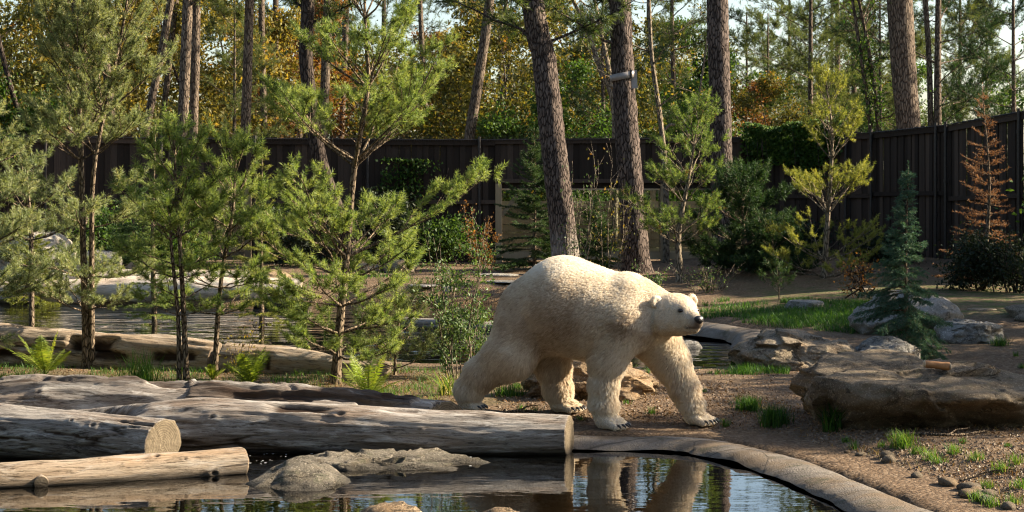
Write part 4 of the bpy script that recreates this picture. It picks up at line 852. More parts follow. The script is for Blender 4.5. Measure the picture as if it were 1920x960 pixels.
rock_px('long pale boulder on the far bank behind the tall bushy pine', M['stone_pale'], -30, 152, 428, 500, 2.0, 51, Y=37.5, cuts=5, rough=0.05, sharp=9, name='boulder', sub=5)
rock_px('pale sloping boulder on the far bank, between the twin stems and slim pine', M['stone_pale'], 120, 235, 468, 520, 1.5, 53, Y=36.8, cuts=5, rough=0.06, sharp=9, name='boulder', sub=5)
rock_px('grey-pink rock peeping above the pale far logs', M['stone_orange'], 232, 285, 486, 520, 0.8, 55, Y=37.0, cuts=5, name='rock', sub=4)
rock_px('rounded tan rock on the far bank beside the open-crowned pine', M['stone_orange'], 458, 548, 503, 552, 1.1, 57, Y=36.0, cuts=6, rough=0.06, name='rock', sub=5)
rock_px('square-shouldered brown rock below the fence behind the open-crowned pine', M['stone_tan'], 716, 784, 486, 532, 1.0, 59, Y=38.5, planes=[(0, 0, 1, 0.7), (1, -0.2, 0, 0.75)], cuts=4, sharp=18, name='rock', sub=5)
rock_px('dark brown rock beside the square-shouldered rock', M['stone_tan'], 660, 722, 492, 530, 0.9, 60, Y=38.7, cuts=5, name='rock', sub=4)
rock_px('smooth blue-grey rock at the far water edge', M['stone_grey'], 765, 822, 539, 568, 0.8, 61, Y=35.2, cuts=4, rough=0.03, name='rock', sub=4)
rock_px('small white stone at the far water edge', M['stone_pale'], 826, 858, 552, 568, 0.4, 62, Y=35.2, cuts=4, name='stone', sub=4)
rock_px('mossy grey rock in front of the viewing window post', M['stone_grey'], 896, 975, 512, 552, 1.1, 63, Y=37.0, cuts=5, name='rock', sub=5)
rock_px('pale rock partly hidden behind the bear\'s rump', M['stone_grey'], 905, 985, 526, 560, 0.9, 64, Y=35.6, cuts=5, name='rock', sub=4)
rock_px('flat pale stone in the grass left of the big pale boulder', M['stone_grey'], 1470, 1545, 563, 580, 0.6, 65, planes=[(0, 0, 1, 0.4)], cuts=3, name='stone', sub=4)
rock_px('brown rock in shade behind the big pale boulder', M['stone_tan'], 1596, 1650, 541, 585, 0.8, 66, Y=32.5, cuts=5, name='rock', sub=4)
rock_px('tan rock by the fence foot, larger of two', M['stone_tan'], 1886, 1990, 571, 598, 1.0, 67, cuts=5, name='rock', sub=4)
rock_px('tan rock by the fence foot, smaller of two', M['stone_tan'], 1900, 1960, 586, 604, 0.5, 68, cuts=5, name='rock', sub=4)
rock_px('low brown stone half sunk behind the block-shaped rock', M['stone_tan'], 1812, 1868, 596, 606, 0.5, 69, Y=27.0, cuts=5, name='stone', sub=4)
# loose stones along the kerb and on the soil
rngp = R_(77); PB = []
for k in range(46):
    px = rngp.uniform(1560, 1900); py = 865 + (px - 1560) * 0.22 + rngp.normal(0, 14); p = GP(px, max(py, 830)); s = rngp.uniform(0.03, 0.085)
    if poly_sdf(np.array([p[0]]), np.array([p[1]]), NEAR)[0] < 0.42: continue
    PB.append((p, s))
V0, F0_ = ico(2); pm = []
for q in range(5):
    P = V0 * (1 + 0.25 * fbm(V0 * 1.3 + q * 5, 2, q))[:, None] * [1, 0.8, 0.55]; g_ = Geo(); g_.add(P, F0_); m_ = g_.mesh('small_stone'); m_.materials.append(M['stone_orange'] if q % 2 else M['stone_tan']); pm.append(m_)
for k, (p, s) in enumerate(PB):
    o = link('small_stone', pm[k % 5]); o.location = (p[0], p[1], p[2] + s * 0.15); o.scale = (s * rngp.uniform(0.7, 1.4), s, s); o.rotation_euler = (0, 0, rngp.uniform(0, 6)); tag(o, 'small loose stone on the soil between kerb and slab rock', 'stone', 'loose stones beside the kerb')
# gnawed bone on the slab
def bone():
    sv = np.array([v.co[:] for v in slab.data.vertices]) + np.array(slab.location); best = None
    for Yq in np.arange(16.2, 18.6, 0.05):                 # where the ray through the bone's place meets the slab's top
        q = PX(1757, 694, Yq); near = sv[(np.abs(sv[:, 0] - q[0]) < 0.10) & (np.abs(sv[:, 1] - Yq) < 0.06)]
        if len(near) and near[:, 2].max() >= q[2]: best = np.array([q[0], Yq, near[:, 2].max() - 0.012]); break
    p = best if best is not None else PX(1757, 694, 17.25); r = thing('bone', 'rust-brown chewed bone lying on the slab rock', 'bone', tuple(p), 0.0)
    T = spline([(-0.105, 0.02, 0.052), (-0.03, 0.008, 0.046), (0.04, -0.004, 0.040), (0.108, -0.02, 0.034)], 14); R = np.array([0.030, 0.034, 0.034, 0.033, 0.033, 0.033, 0.034, 0.034, 0.034, 0.035, 0.036, 0.037, 0.038, 0.034])
    V, F = tube(T, R, 16); V = V + unit(V - np.repeat(T, 16, 0)) * (0.004 * fbm(V * 40, 3, 4))[:, None]; g = Geo(); g.add(V, F); link('shaft', g.mesh('shaft'), M['bone'], r)
    for nm, c, ax in (('bone_end', T[-1], 1), ('bone_end', T[0], -1)):
        P, F = blob0(c + np.array([0.004 * ax, 0, 0]), (0.012, 0.034, 0.034)); g = Geo(); g.add(P, F); link(nm, g.mesh(nm), M['bone_end'], r)
def blob0(c, rad, n=12, m=8):
    u = np.linspace(0, 2 * np.pi, n, endpoint=False); v = np.linspace(0, np.pi, m); U, Vv = np.meshgrid(u, v)
    S = np.stack([np.cos(Vv), np.sin(Vv) * np.cos(U), np.sin(Vv) * np.sin(U)], -1).reshape(-1, 3); i = np.arange(m - 1)[:, None] * n; j = np.arange(n)[None]
    return c + S * rad, np.stack([i + j, i + n + j, i + n + (j + 1) % n, i + (j + 1) % n], -1).reshape(-1, 4)
bone()
# ------------------------------------------------------------------ young conifers inside the enclosure
def pine_px(label, Y, stems, r0, whorl_sets, mat, seed, name='young_pine', bark='bark_young', group=None, **kw):
    """stems: list of pixel paths from foot to tip; whorl_sets per stem: (row, n, length, elevation, azimuths)"""
    rng = R_(seed); r = None; k = 0
    for st, wh in zip(stems, whorl_sets):
        P = np.array([PX(px, py, Y + kw.get('dy', 0) * i) for i, (px, py) in enumerate(st)]); P[:, 1] = Y
        if r is None: base = np.array([P[0][0], Y, gz(P[0][0], Y)]); r = thing(name, label, 'tree', tuple(base), 0, group)
        P[0][2] = base[2] - 0.06; P = P - base; T = spline(P, 24); zs = T[:, 2]
        ws = []
        for w in wh:
            z = CAMH - (w[0] - HOR) * Y / FPX - base[2]; hf = float(np.interp(z, zs, np.linspace(0, 1, 24))); ws.append((hf, w[1], w[2], w[3], w[4] if len(w) > 4 else None))
        k += 1; w_, c_ = young_pine(rng, P, r0 * (1 if k == 1 else 0.8), ws, **{a: b for a, b in kw.items() if a != 'dy'})
        link('trunk', w_.mesh('trunk'), M[bark], r); link('crown', c_.mesh('crown'), M[mat], r)
    return r
pine_px('tall bushy grey-green pine with twin stems beside the tan stream-edge log', 21.6, [[(163, 694), (157, 500), (152, 310), (148, 180), (140, 60), (130, -50)], [(172, 694), (172, 480), (176, 320), (205, 170), (232, 40), (246, -60)]], 0.048,
        [[(585, 3, 0.75, 8), (520, 3, 0.85, 5), (430, 3, 0.7, 12), (300, 4, 0.80, 25), (255, 5, 0.85, 40), (195, 5, 0.85, 50), (130, 5, 0.75, 58), (70, 4, 0.6, 62), (15, 4, 0.45, 66)],
         [(545, 2, 0.7, 5), (380, 2, 0.6, 15), (290, 4, 0.75, 30), (215, 5, 0.9, 36), (150, 5, 0.8, 46), (90, 5, 0.65, 55), (30, 4, 0.55, 60), (-20, 4, 0.4, 64)]], 'needle', 101, nl=0.05, per=520, nw=0.0062, tint0=0.66, dens=1.15, inner=0.75, shoot=0.15)
pine_px('pale grey-green pine reaching in from the side, left of the twin-stemmed pine', 20.4, [[(-75, 720), (-70, 520), (-62, 360), (-55, 200)]], 0.05, [[(640, 4, 0.7, 0), (560, 5, 0.9, 5), (470, 5, 0.85, 15), (400, 5, 0.85, 25), (330, 5, 0.75, 30), (270, 4, 0.55, 40), (225, 4, 0.35, 50)]], 'needle', 102, nl=0.055, per=480, nw=0.0062, tint0=0.65, dens=1.1)
pine_px('slim fresh-green pine with two thin stems in front of the broken tan log', 20.0, [[(350, 724), (345, 600), (338, 470), (330, 350), (327, 262)], [(336, 724), (334, 600), (322, 470), (318, 400)]], 0.038,
        [[(560, 3, 0.5, 20), (500, 3, 0.6, 15), (445, 4, 0.62, 28), (390, 4, 0.55, 38), (340, 4, 0.45, 48), (295, 3, 0.3, 58)], [(590, 3, 0.5, 10), (520, 3, 0.6, 12), (450, 3, 0.5, 28)]], 'needle_fresh', 103, nl=0.07, per=520, nw=0.006, tint0=0.62, dens=0.8, inner=0.5, shoot=0.17)
pine_px('bushy fresh-green pine right of the slim two-stemmed pine', 20.4, [[(402, 716), (408, 600), (418, 500), (436, 400), (442, 300)]], 0.036, [[(590, 3, 0.5, 5), (540, 4, 0.65, 10), (485, 4, 0.72, 22), (430, 4, 0.64, 36), (375, 4, 0.48, 46), (325, 4, 0.32, 56)]], 'needle_fresh', 104, nl=0.07, per=520, nw=0.006, tint0=0.66, dens=0.8, inner=0.5, shoot=0.18)
pine_px('open-crowned pine with a bare upper trunk rising behind the front fern', 19.8, [[(628, 724), (636, 620), (650, 480), (664, 320), (690, 165), (685, 60), (683, -60)]], 0.058,
        [[(665, 4, 0.75, 0), (625, 5, 0.95, 4), (575, 5, 1.0, 8), (520, 5, 0.95, 14), (482, 4, 1.45, 22, [8, 165, 70, -110]), (470, 3, 0.9, 25), (312, 6, 1.25, 38, [20, 150, 175, -20, 65, -80]), (300, 4, 1.0, 30), (165, 5, 0.95, 48, [10, 160, 80, -60, -130]), (150, 3, 0.7, 40), (35, 5, 0.6, 48), (-10, 3, 0.4, 55)]], 'needle_fresh', 105, nl=0.058, per=540, nw=0.0062, tint0=0.7, dens=0.95, inner=0.55, shoot=0.15)
pine_px('small low pine between the leafy shrub and the open-crowned pine', 20.6, [[(740, 712), (742, 650), (750, 590)]], 0.02, [[(690, 4, 0.4, 5), (660, 5, 0.5, 10), (625, 4, 0.45, 30), (600, 4, 0.3, 45)]], 'needle', 115, nl=0.06, per=380, tint0=0.4)
pine_px('light open pine with bare lower trunk right of the strapped trunk', 35.8, [[(1276, 530), (1272, 440), (1290, 340), (1312, 210)]], 0.085, [[(455, 5, 0.9, 18), (440, 5, 1.05, 25), (380, 5, 0.95, 35), (330, 5, 0.85, 40), (275, 5, 0.7, 48), (225, 4, 0.4, 55)]], 'needle_fresh', 106, nl=0.07, nw=0.009, per=300, tint0=0.45, dens=0.75, inner=0.25, bark='bark_pale', shoot=0.2)
pine_px('sunny yellow-green pine with pale limbs in front of the ivy-topped fence', 35.0, [[(1545, 560), (1548, 470), (1556, 350), (1560, 250), (1548, 150)]], 0.075, [[(520, 5, 1.15, 12), (490, 5, 1.2, 20), (400, 6, 1.1, 42), (385, 4, 0.8, 30), (300, 5, 0.75, 50), (255, 5, 0.65, 45), (200, 5, 0.5, 55), (170, 4, 0.3, 60)]], 'needle_yellow', 107, nl=0.06, nw=0.009, per=320, tint0=0.55, dens=0.8, inner=0.3, bark='bark_pale', shoot=0.19)
pine_px('dark bushy pine at the foot of the straight scaly trunk', 37.0, [[(1395, 560), (1395, 440), (1388, 330)]], 0.07, [[(540, 6, 0.9, 0), (500, 6, 1.1, 8), (460, 6, 1.05, 15), (420, 6, 0.9, 25), (380, 5, 0.7, 38), (350, 4, 0.4, 50)]], 'needle_dark', 108, nl=0.09, nw=0.011, per=240, tint0=0.5, dens=1.0, shoot=0.22)
pine_px('dark low pine bush between the dark bushy pine and the yellow-green pine', 36.0, [[(1452, 560), (1450, 500), (1446, 430)]], 0.05, [[(540, 6, 0.7, 5), (510, 6, 0.8, 12), (470, 5, 0.7, 30), (445, 4, 0.4, 45)]], 'needle_dark', 109, nl=0.09, nw=0.011, per=220, tint0=0.35, shoot=0.22)
pine_px('tiny pine sapling standing in the grass before the dark bushes', 31.5, [[(1461, 575), (1460, 540), (1456, 500)]], 0.014, [[(548, 4, 0.28, 35), (525, 4, 0.2, 45)]], 'needle_dark', 110, nl=0.07, nw=0.009, per=200, tint0=0.7, dens=0.6, bark='bark_pale')
pine_px('grey-green pine crown behind the twin-stemmed pine, near the far bank', 27.0, [[(60, 560), (58, 450), (50, 320)]], 0.05, [[(500, 4, 0.8, 5), (450, 5, 0.95, 12), (400, 5, 0.85, 25), (350, 4, 0.5, 40)]], 'needle', 111, nl=0.07, nw=0.007, per=280, tint0=0.5)
GS = 'spruce saplings'
def spruce_px(label, px, ybase, ytop, Y, radius, mat, seed, name='spruce_sapling', rz=0.0, **kw):
    x = (px - 960) * Y / FPX; b = gz(x, Y); h = CAMH - (ytop - HOR) * Y / FPX - b; w_, c_ = spruce(R_(seed), h, radius, **kw)
    return plant(name, label, 'tree', (x, Y, b), ((w_, M['bark_young']), (c_, M[mat])), rz)
spruce_px('small blue-green spruce in front of the big pale boulder', 1703, 640, 322, 21.9, 0.74, 'needle_spruce', 201, per=460, nl=0.034, nw=0.006, levels=30, droop=0.62, tint0=0.68, pw=1.35)
spruce_px('slender light green spruce tip rising behind the slim two-stemmed pine', 292, 520, 215, 30.0, 0.75, 'needle_fresh', 202, per=300, nl=0.035, nw=0.006, levels=24, tint0=0.6)
spruce_px('sparse yellow-green spruce just right of the bushy fresh-green pine', 492, 540, 265, 30.0, 0.55, 'needle_yellow', 203, per=260, nl=0.035, nw=0.006, levels=20, tint0=0.45)
spruce_px('dark feathery spruce in front of the viewing window, left of the whitish-footed trunk', 1002, 520, 240, 39.6, 1.15, 'needle_dark', 204, per=260, nl=0.04, nw=0.009, levels=24, droop=0.15, tint0=0.7)
spruce_px('orange-needled dying conifer against the right-hand fence', 1842, 575, 170, 32.0, 0.72, 'needle_orange', 205, per=95, nl=0.035, nw=0.009, levels=19, droop=0.1, tint0=0.5)
spruce_px('bushy yellow-green spruce on the far bank before the long pale boulder', 62, 520, 395, 34.5, 0.8, 'needle_yellow', 206, per=300, nl=0.04, nw=0.009, levels=18, tint0=0.35)
spruce_px('young green spruce by the fence, behind the slim two-stemmed pine', 255, 505, 330, 38.0, 0.9, 'needle_dark', 207, per=240, nl=0.045, nw=0.010, levels=18, tint0=0.8)
spruce_px('young dark spruce between the whitish-footed trunk and the strapped trunk', 1120, 520, 370, 40.5, 0.8, 'needle_dark', 208, per=230, nl=0.045, nw=0.010, levels=18, tint0=0.8)

# ------------------------------------------------------------------ shrubs, saplings, ivy
def stem_shrub(label, px, Y, ytop, n, spread, leaf, nleaf, mat, seed, r0=0.008, bark='bark_pale', name='shrub', up=1.0, lean=0.25, cl=0.04):
    rng = R_(seed); x = (px - 960) * Y / FPX; b = gz(x, Y); h = CAMH - (ytop - HOR) * Y / FPX - b; w_ = Geo(); c_ = Geo(); pts = []; nn = []
    for k in range(n):
        a = rng.uniform(0, 6.28); d = unit(np.array([math.cos(a) * lean, math.sin(a) * lean, 1.0])); l = h * rng.uniform(0.55, 1.02); p0 = np.array([math.cos(a), math.sin(a), 0]) * spread * rng.uniform(0, 0.5) - [0, 0, 0.05]
        T = curve_pts(p0, d, l, 10, 0.0, 0.12, rng); V, F = tube(T, np.linspace(r0, r0 * 0.25, 10), 5); w_.add(V, F)
        for q in range(8):
            t = rng.uniform(0.2, 1.0); p = T[min(int(t * 9), 8)]; d2 = unit(d + rng.normal(0, 0.6, 3)); e = p + d2 * l * rng.uniform(0.06, 0.22); add_twigs(w_, np.array([[p, e]]), r0 * 0.4, r0 * 0.15)
            for u in np.linspace(0.1, 1, 6): pts.append(p + (e - p) * u); nn.append(d2)
    pts = np.array(pts); nn = np.array(nn); k = rng.integers(0, len(pts), nleaf); add_leaves(c_, pts[k] + rng.normal(0, cl, (nleaf, 3)), leaf, rng, 0.5, 0.25, 0.0, nn[k] * 0.8)
    return plant(name, label, 'shrub', (x, Y, b), ((w_, M[bark]), (c_, M[mat])), names=('stems', 'leaves'))
stem_shrub('leafy upright shrub with thin stems right behind the bear\'s hind leg', 862, 20.4, 395, 11, 0.35, 0.045, 2600, 'leaf_shrub', 301, lean=0.13, r0=0.009)
stem_shrub('small glossy shrub at the bear\'s heel beside the leafy upright shrub', 905, 21.5, 560, 8, 0.3, 0.045, 1300, 'leaf_shrub', 302, lean=0.25)
stem_shrub('bare pale saplings with few leaves beside the whitish-footed trunk', 1085, 37.0, 285, 5, 0.5, 0.06, 260, 'leaf_shrub', 303, lean=0.07, r0=0.017, cl=0.08)
stem_shrub('thin sapling clump with sparse yellowish-green leaves left of the strapped trunk', 1140, 37.3, 250, 5, 0.5, 0.06, 220, 'leaf_olive', 304, lean=0.09, r0=0.014, cl=0.08)
stem_shrub('bare twiggy bush under the light open pine', 1330, 34.5, 470, 16, 0.6, 0.05, 260, 'leaf_shrub', 305, lean=0.9, r0=0.010)
stem_shrub('bright-leaved low bush at the strapped trunk\'s foot, above the bear\'s back', 1215, 33.0, 480, 9, 0.4, 0.06, 600, 'leaf_shrub', 306, lean=0.5)
stem_shrub('dark leafless shrub right of the orange-needled conifer', 1905, 31.0, 400, 18, 0.6, 0.06, 900, 'leaf_dark', 307, lean=0.35, bark='bark_dark', r0=0.012)
stem_shrub('yellow-leaved twiggy sapling beside the bushy fresh-green pine\'s foot', 445, 20.9, 585, 5, 0.15, 0.035, 130, 'leaf_yellow', 308, lean=0.3, r0=0.005)
stem_shrub('rusty-tipped shrub in front of the viewing window\'s left post', 905, 38.5, 360, 7, 0.35, 0.06, 700, 'leaf_rust', 309, lean=0.15, r0=0.010)
def bush(label, px, Y, wpx, ytop, mat, seed, nleaf=5000, leaf=0.07, depth=1.0, name='shrub', bark='bark_dark'):
    x = (px - 960) * Y / FPX; b = gz(x, Y); h = CAMH - (ytop - HOR) * Y / FPX - b; rng = R_(seed)
    w_, c_ = broadleaf(rng, h * 0.92, wpx * Y / FPX / 2 * 0.8, 0.05, nleaf, leaf, tint0=0.5, limbs=24, stems=4, r0=0.02)
    return plant(name, label, 'shrub', (x, Y, b), ((w_, M[bark]), (c_, M[mat])), names=('stems', 'leaves'))
bush('dark leafy bush against the fence right of the open-crowned pine', 735, 41.8, 150, 350, 'leaf_dark', 321, 5000, 0.09)
bush('dark green bush by the fence behind the leafy upright shrub', 845, 41.6, 130, 400, 'leaf_green', 322, 3500, 0.08)
bush('dark purple-black bush at the foot of the right-hand fence', 1855, 31.5, 190, 455, 'leaf_dark', 323, 7000, 0.07)
bush('dark bush under the fence left of the blue-green spruce', 1650, 37.0, 150, 480, 'leaf_dark', 324, 5000, 0.08)
bush('green bush by the fence behind the slim two-stemmed pine', 200, 40.5, 170, 385, 'leaf_green', 325, 5000, 0.08)
bush('dark bush by the fence between narrow opening and dark bending trunk', 540, 41.5, 150, 390, 'leaf_dark', 326, 4500, 0.08)
bush('dark bush at the foot of the ivy-topped fence', 1480, 40.2, 170, 440, 'leaf_dark', 327, 4500, 0.09)
bush('low green shrub on the far bank between the far logs and the fence', 330, 38.0, 130, 440, 'leaf_green', 328, 4000, 0.07)
bush('dry ochre shrub by the big pale boulder', 1612, 30.5, 60, 475, 'leaf_rust', 329, 500, 0.05)
def ivy(label, A, B, z0, z1, n, seed, dy=-0.18):
    rng = R_(seed); A = np.array(A); B = np.array(B); L = np.linalg.norm(B - A); c_ = Geo(); w_ = Geo(); s = rng.random(n) ** 0.9; s = np.where(rng.random(n) < 0.5, rng.random(n), s)
    top = z1 + 0.22 * fbm(np.stack([s * L * 1.1, s * 0, s * 0 + seed], -1), 3, seed); low = z0 + 0.9 * (0.5 + 0.5 * fbm(np.stack([s * L * 0.9, s * 0 + 4, s * 0 + seed], -1), 3, seed + 1))
    z = low + (top - low) * rng.random(n) ** 0.62; d = (B - A) / L; nrm = np.array([d[1], -d[0]])
    off = 0.16 + 0.22 * rng.random(n) * (0.5 + 0.5 * fbm(np.stack([s * L * 2, z * 2, s * 0], -1), 2, seed + 2)); P = np.c_[(d[None] * (s * L)[:, None]) + nrm[None] * off[:, None], z]
    kp = rng.random(n) < np.clip(sstep(0.0, 0.22, s + 0.12 * fbm(np.stack([z * 2, s * 0, s * 0 + seed], -1), 2, seed + 5)) * sstep(1.0, 0.78, s + 0.12 * fbm(np.stack([z * 2, s * 0 + 3, s * 0 + seed], -1), 2, seed + 6)) * np.clip(4.0 * (0.5 + 0.5 * fbm(np.stack([s * L * 1.5, z * 1.5, s * 0 + seed], -1), 3, seed + 7)) - 1.35 + 1.2 * (z - z0) / (z1 - z0) * (z1 > 3.3), 0, 1), 0, 1)
    P = P[kp]; top = top[kp]; n = len(P); over = rng.random(n) < 0.2; P[over, 0] -= nrm[0] * 0.3 * rng.random(over.sum()); P[over, 1] -= nrm[1] * 0.3 * rng.random(over.sum()); P[over, 2] = top[over] + 0.05
    add_leaves(c_, P, 0.085, rng, 0.5, 0.28, 0.5, np.tile(np.array([nrm[0], nrm[1], -0.4]), (n, 1)), aspect=0.9)
    for k in range(9):
        q = rng.random() * L; T = curve_pts(np.array([d[0] * q + nrm[0] * 0.17, d[1] * q + nrm[1] * 0.17, 0.0]), unit(np.array([rng.normal(0, 0.15), 0, 1.0])), z1 * 0.95, 12, 0, 0.08, rng); V, F = tube(T, np.linspace(0.014, 0.005, 12), 5); w_.add(V, F)
    return plant('ivy', label, 'ivy', (A[0], A[1], 0.0), ((w_, M['bark_dark']), (c_, M['leaf_green'])), names=('stems', 'leaves'))
def lerp2(A, B, t): return (A[0] + (B[0] - A[0]) * t, A[1] + (B[1] - A[1]) * t)
ivy('green ivy heaped over the fence top behind the yellow-green pine', lerp2(F4, F5, -0.05), lerp2(F4, F5, 0.80), 1.9, 3.40, 8500, 331)
ivy('ivy hanging on the fence right of the open-crowned pine', lerp2(F2, F3, 0.50), lerp2(F2, F3, 0.78), 0.6, 2.6, 2200, 332)
ivy('ivy on the fence behind the tall bushy pine at far left', lerp2(F0, F1, 0.18), lerp2(F0, F1, 0.36), 2.2, 3.2, 1300, 333)

# ------------------------------------------------------------------ ferns, grass
def fern(label, px, py, size, seed, n=13, rz=0.0):
    rng = R_(seed); b = GP(px, py); r = thing('fern', label, 'fern', tuple(b))
    for k in range(n):
        a = k * 6.283 / n + rng.normal(0, 0.2); e = math.radians(rng.uniform(38, 78)); l = size * rng.uniform(0.75, 1.15); d = np.array([math.cos(a) * math.cos(e), math.sin(a) * math.cos(e), math.sin(e)])
        T = curve_pts(np.zeros(3), d, l, 22, -0.22, 0.02, rng); g = Geo(); V, F = tube(T, np.linspace(0.004, 0.001, 22), 4); g.add(V, F, tint=0.2)
        D = unit(np.gradient(T, axis=0)); hz = np.array([-math.sin(a), math.cos(a), 0]); tn = rng.uniform(0.35, 0.75)
        for s in (-1, 1):
            t = np.linspace(0.14, 0.99, 30); kk = t * 21; i0 = np.minimum(kk.astype(int), 20); P = T[i0] + (T[i0 + 1] - T[i0]) * (kk - i0)[:, None]
            ln = size * 0.17 * np.sin(np.pi * (0.12 + 0.88 * t)) ** 0.8 + 0.008; dd = unit(s * hz[None] + D[i0] * 0.45 + rng.normal(0, 0.08, (30, 3)) - [0, 0, 0.18]); wv = D[i0] * 0.0042 * (0.6 + ln[:, None] / 0.14)
            tip = P + dd * ln[:, None]; md = P + dd * ln[:, None] * 0.5 - [0, 0, 0.004]; V = np.stack([P - wv * 0.7, md - wv * 0.8, tip, md + wv * 0.8, P + wv * 0.7], 1).reshape(-1, 3); g.add(V, np.arange(150).reshape(-1, 5), smooth=False, tint=np.repeat(np.clip(tn + rng.normal(0, 0.1, 30), 0, 1), 5))
        link('frond', g.mesh('frond'), M['fern'], r)
    return r
fern('lush yellow-green fern at the foot of the tall twin-stemmed pine', 85, 704, 0.62, 401, 12)
fern('small upright fern right of the bushy fresh-green pine', 470, 726, 0.60, 402, 11)
fern('bright backlit fern in front of the open-crowned pine', 690, 748, 0.58, 403, 12)
fern('low fern under the slim two-stemmed pine', 398, 712, 0.25, 404, 8)
def blades(g, P, h, w, rng, lean=0.35, tint0=0.5, tv=0.2, seg=3):
    n = len(P); a = rng.uniform(0, 6.28, n); o = np.stack([np.cos(a), np.sin(a), np.zeros(n)], -1); s = np.stack([-np.sin(a), np.cos(a), np.zeros(n)], -1); hh = (h * rng.uniform(0.5, 1.15, n))[:, None]; ln = np.abs(rng.normal(lean, 0.2, n))[:, None]
    V = [];
    for q in range(seg):
        t = q / seg; c = P + np.array([0, 0, 1.0]) * hh * (t - 0.25 * ln * t ** 2) + o * hh * ln * t ** 1.8; ww = s * (w * (1 - t * 0.6) / 2); V += [c - ww, c + ww]
    V.append(P + np.array([0, 0, 1.0]) * hh * (1 - 0.25 * ln) + o * hh * ln); V = np.stack(V, 1); m = V.shape[1]; b = (np.arange(n) * m)[:, None]
    Fq = np.concatenate([b + np.array([[2 * q, 2 * q + 1, 2 * q + 3, 2 * q + 2]]) for q in range(seg - 1)]); Ft = b + np.array([[m - 3, m - 2, m - 1]])
    tt = np.repeat(np.clip(tint0 + rng.normal(0, tv, n), 0, 1), m); off = g.n; g.add(V.reshape(-1, 3), Fq, smooth=False, tint=tt); g.F.append(Ft + off); g.S.append(False)
def tuft(label, px, py, h, spread, n, seed, mat='grass', w=0.006, lean=0.45, tint0=0.45, group=None, name='grass_tuft'):
    rng = R_(seed); b = GP(px, py); P = np.c_[rng.normal(0, spread * 0.4, (n, 2)), np.zeros(n) - 0.01]; g = Geo(); blades(g, P, h, w, rng, lean, tint0)
    o = link(name, g.mesh(name), M[mat]); o.location = tuple(b); return tag(o, label, 'grass', group)
tuft('dark green grass tuft between kerb and slab rock, the rounder one further back', 1404, 776, 0.16, 0.14, 420, 501, tint0=0.25)
tuft('larger dark grass tuft at the kerb left of the slab rock', 1452, 802, 0.22, 0.16, 520, 502, tint0=0.2)
tuft('broad-bladed dark plant against the slab rock\'s undercut front', 1562, 808, 0.30, 0.10, 60, 503, w=0.016, lean=0.6, tint0=0.15, name='strap_leaf_plant')
tuft('pale green grass tuft with dry blades below the slab rock', 1693, 838, 0.17, 0.12, 240, 504, tint0=0.7)
tuft('yellow-green strap-leaved plant at the bear\'s hind foot', 836, 740, 0.30, 0.10, 50, 505, w=0.016, lean=0.75, tint0=0.85, name='strap_leaf_plant')
tuft('long-bladed grass clump behind the dark split log, left of the slim pine', 262, 722, 0.42, 0.22, 160, 506, w=0.010, tint0=0.6)
tuft('small grass tuft right behind the bear\'s hind legs', 950, 742, 0.16, 0.16, 160, 507, w=0.008, tint0=0.5)
tuft('bright grass tuft on the far bank by the square-shouldered rock', 795, 540, 0.36, 0.22, 300, 508, w=0.016, tint0=0.85)
tuft('bright grass tuft on the far bank behind the open-crowned pine', 628, 540, 0.34, 0.25, 300, 509, w=0.016, tint0=0.85)
tuft('short grass tuft by the smooth blue-grey far rock', 768, 542, 0.25, 0.2, 200, 510, w=0.014, tint0=0.7)
tuft('small fresh tuft at the slab rock side of the long tan boulder', 1395, 700, 0.14, 0.16, 200, 511, tint0=0.3)
tuft('grass tuft at the foot of the block-shaped grey rock', 1875, 648, 0.15, 0.14, 180, 512, tint0=0.35)
rt = R_(55)
for k, (px, py) in enumerate([(1222, 787), (1360, 802), (1175, 772), (1090, 772), (978, 768), (1002, 772), (1215, 700), (1300, 690), (1330, 700), (1790, 850), (1832, 862), (1880, 885), (1850, 915), (1900, 945), (1760, 868), (1745, 862), (1905, 870), (1655, 838), (1600, 842), (1720, 850), (1805, 832), (1585, 830), (1890, 838), (1700, 700), (1760, 655), (1905, 668), (1915, 690), (1655, 632), (1320, 735), (1860, 950), (1915, 915), (1835, 940)]):
    big = py > 845; near_bear = px < 1350
    tuft('small sprig of grass on the bare soil round the bear' if near_bear else ('bright short grass tuft on the soil below the slab rock' if py > 820 else 'small dark grass sprig round the boulders on the right'), px, py, rt.uniform(0.05, 0.10) + 0.03 * big, 0.045 + 0.03 * big, int(50 + 30 * big), 600 + k, tint0=0.66 if big else 0.42, group='grass sprigs round the bear' if near_bear else ('short grass tufts below the slab rock' if py > 820 else 'grass sprigs among the boulders'))
def scatter_px(n, x0, x1, y0, y1, rng, keep=None):
    out = []
    px = rng.uniform(x0, x1, n); py = rng.uniform(y0, y1, n); Y = CAMH * FPX / (py - HOR); X = (px - 960) * Y / FPX; Z = ground_h(X, Y)
    Y = (CAMH - Z) * FPX / (py - HOR); X = (px - 960) * Y / FPX; Z = ground_h(X, Y); ok = (poly_sdf(X, Y, NEAR) > 0.5) & (poly_sdf(X, Y, FAR) > 0.25)
    P = np.stack([X, Y, Z], -1)[ok]; return P
g = Geo(); rng = R_(70)
P = scatter_px(16000, 1300, 1760, 556, 616, rng); P = P[(fbm(P * 1.3, 3, 71) > -0.05)]; blades(g, P, 0.11, 0.010, rng, 0.6, 0.3)
P = scatter_px(2600, 1340, 1480, 672, 705, rng); P = P[fbm(P * 2.5, 2, 73) > 0.12]; blades(g, P, 0.10, 0.007, rng, 0.5, 0.3)
o = link('lawn_grass', g.mesh('lawn_grass'), M['grass'], kind='stuff'); tag(o, 'green grass growing on the bank behind the stream kerb', 'grass')
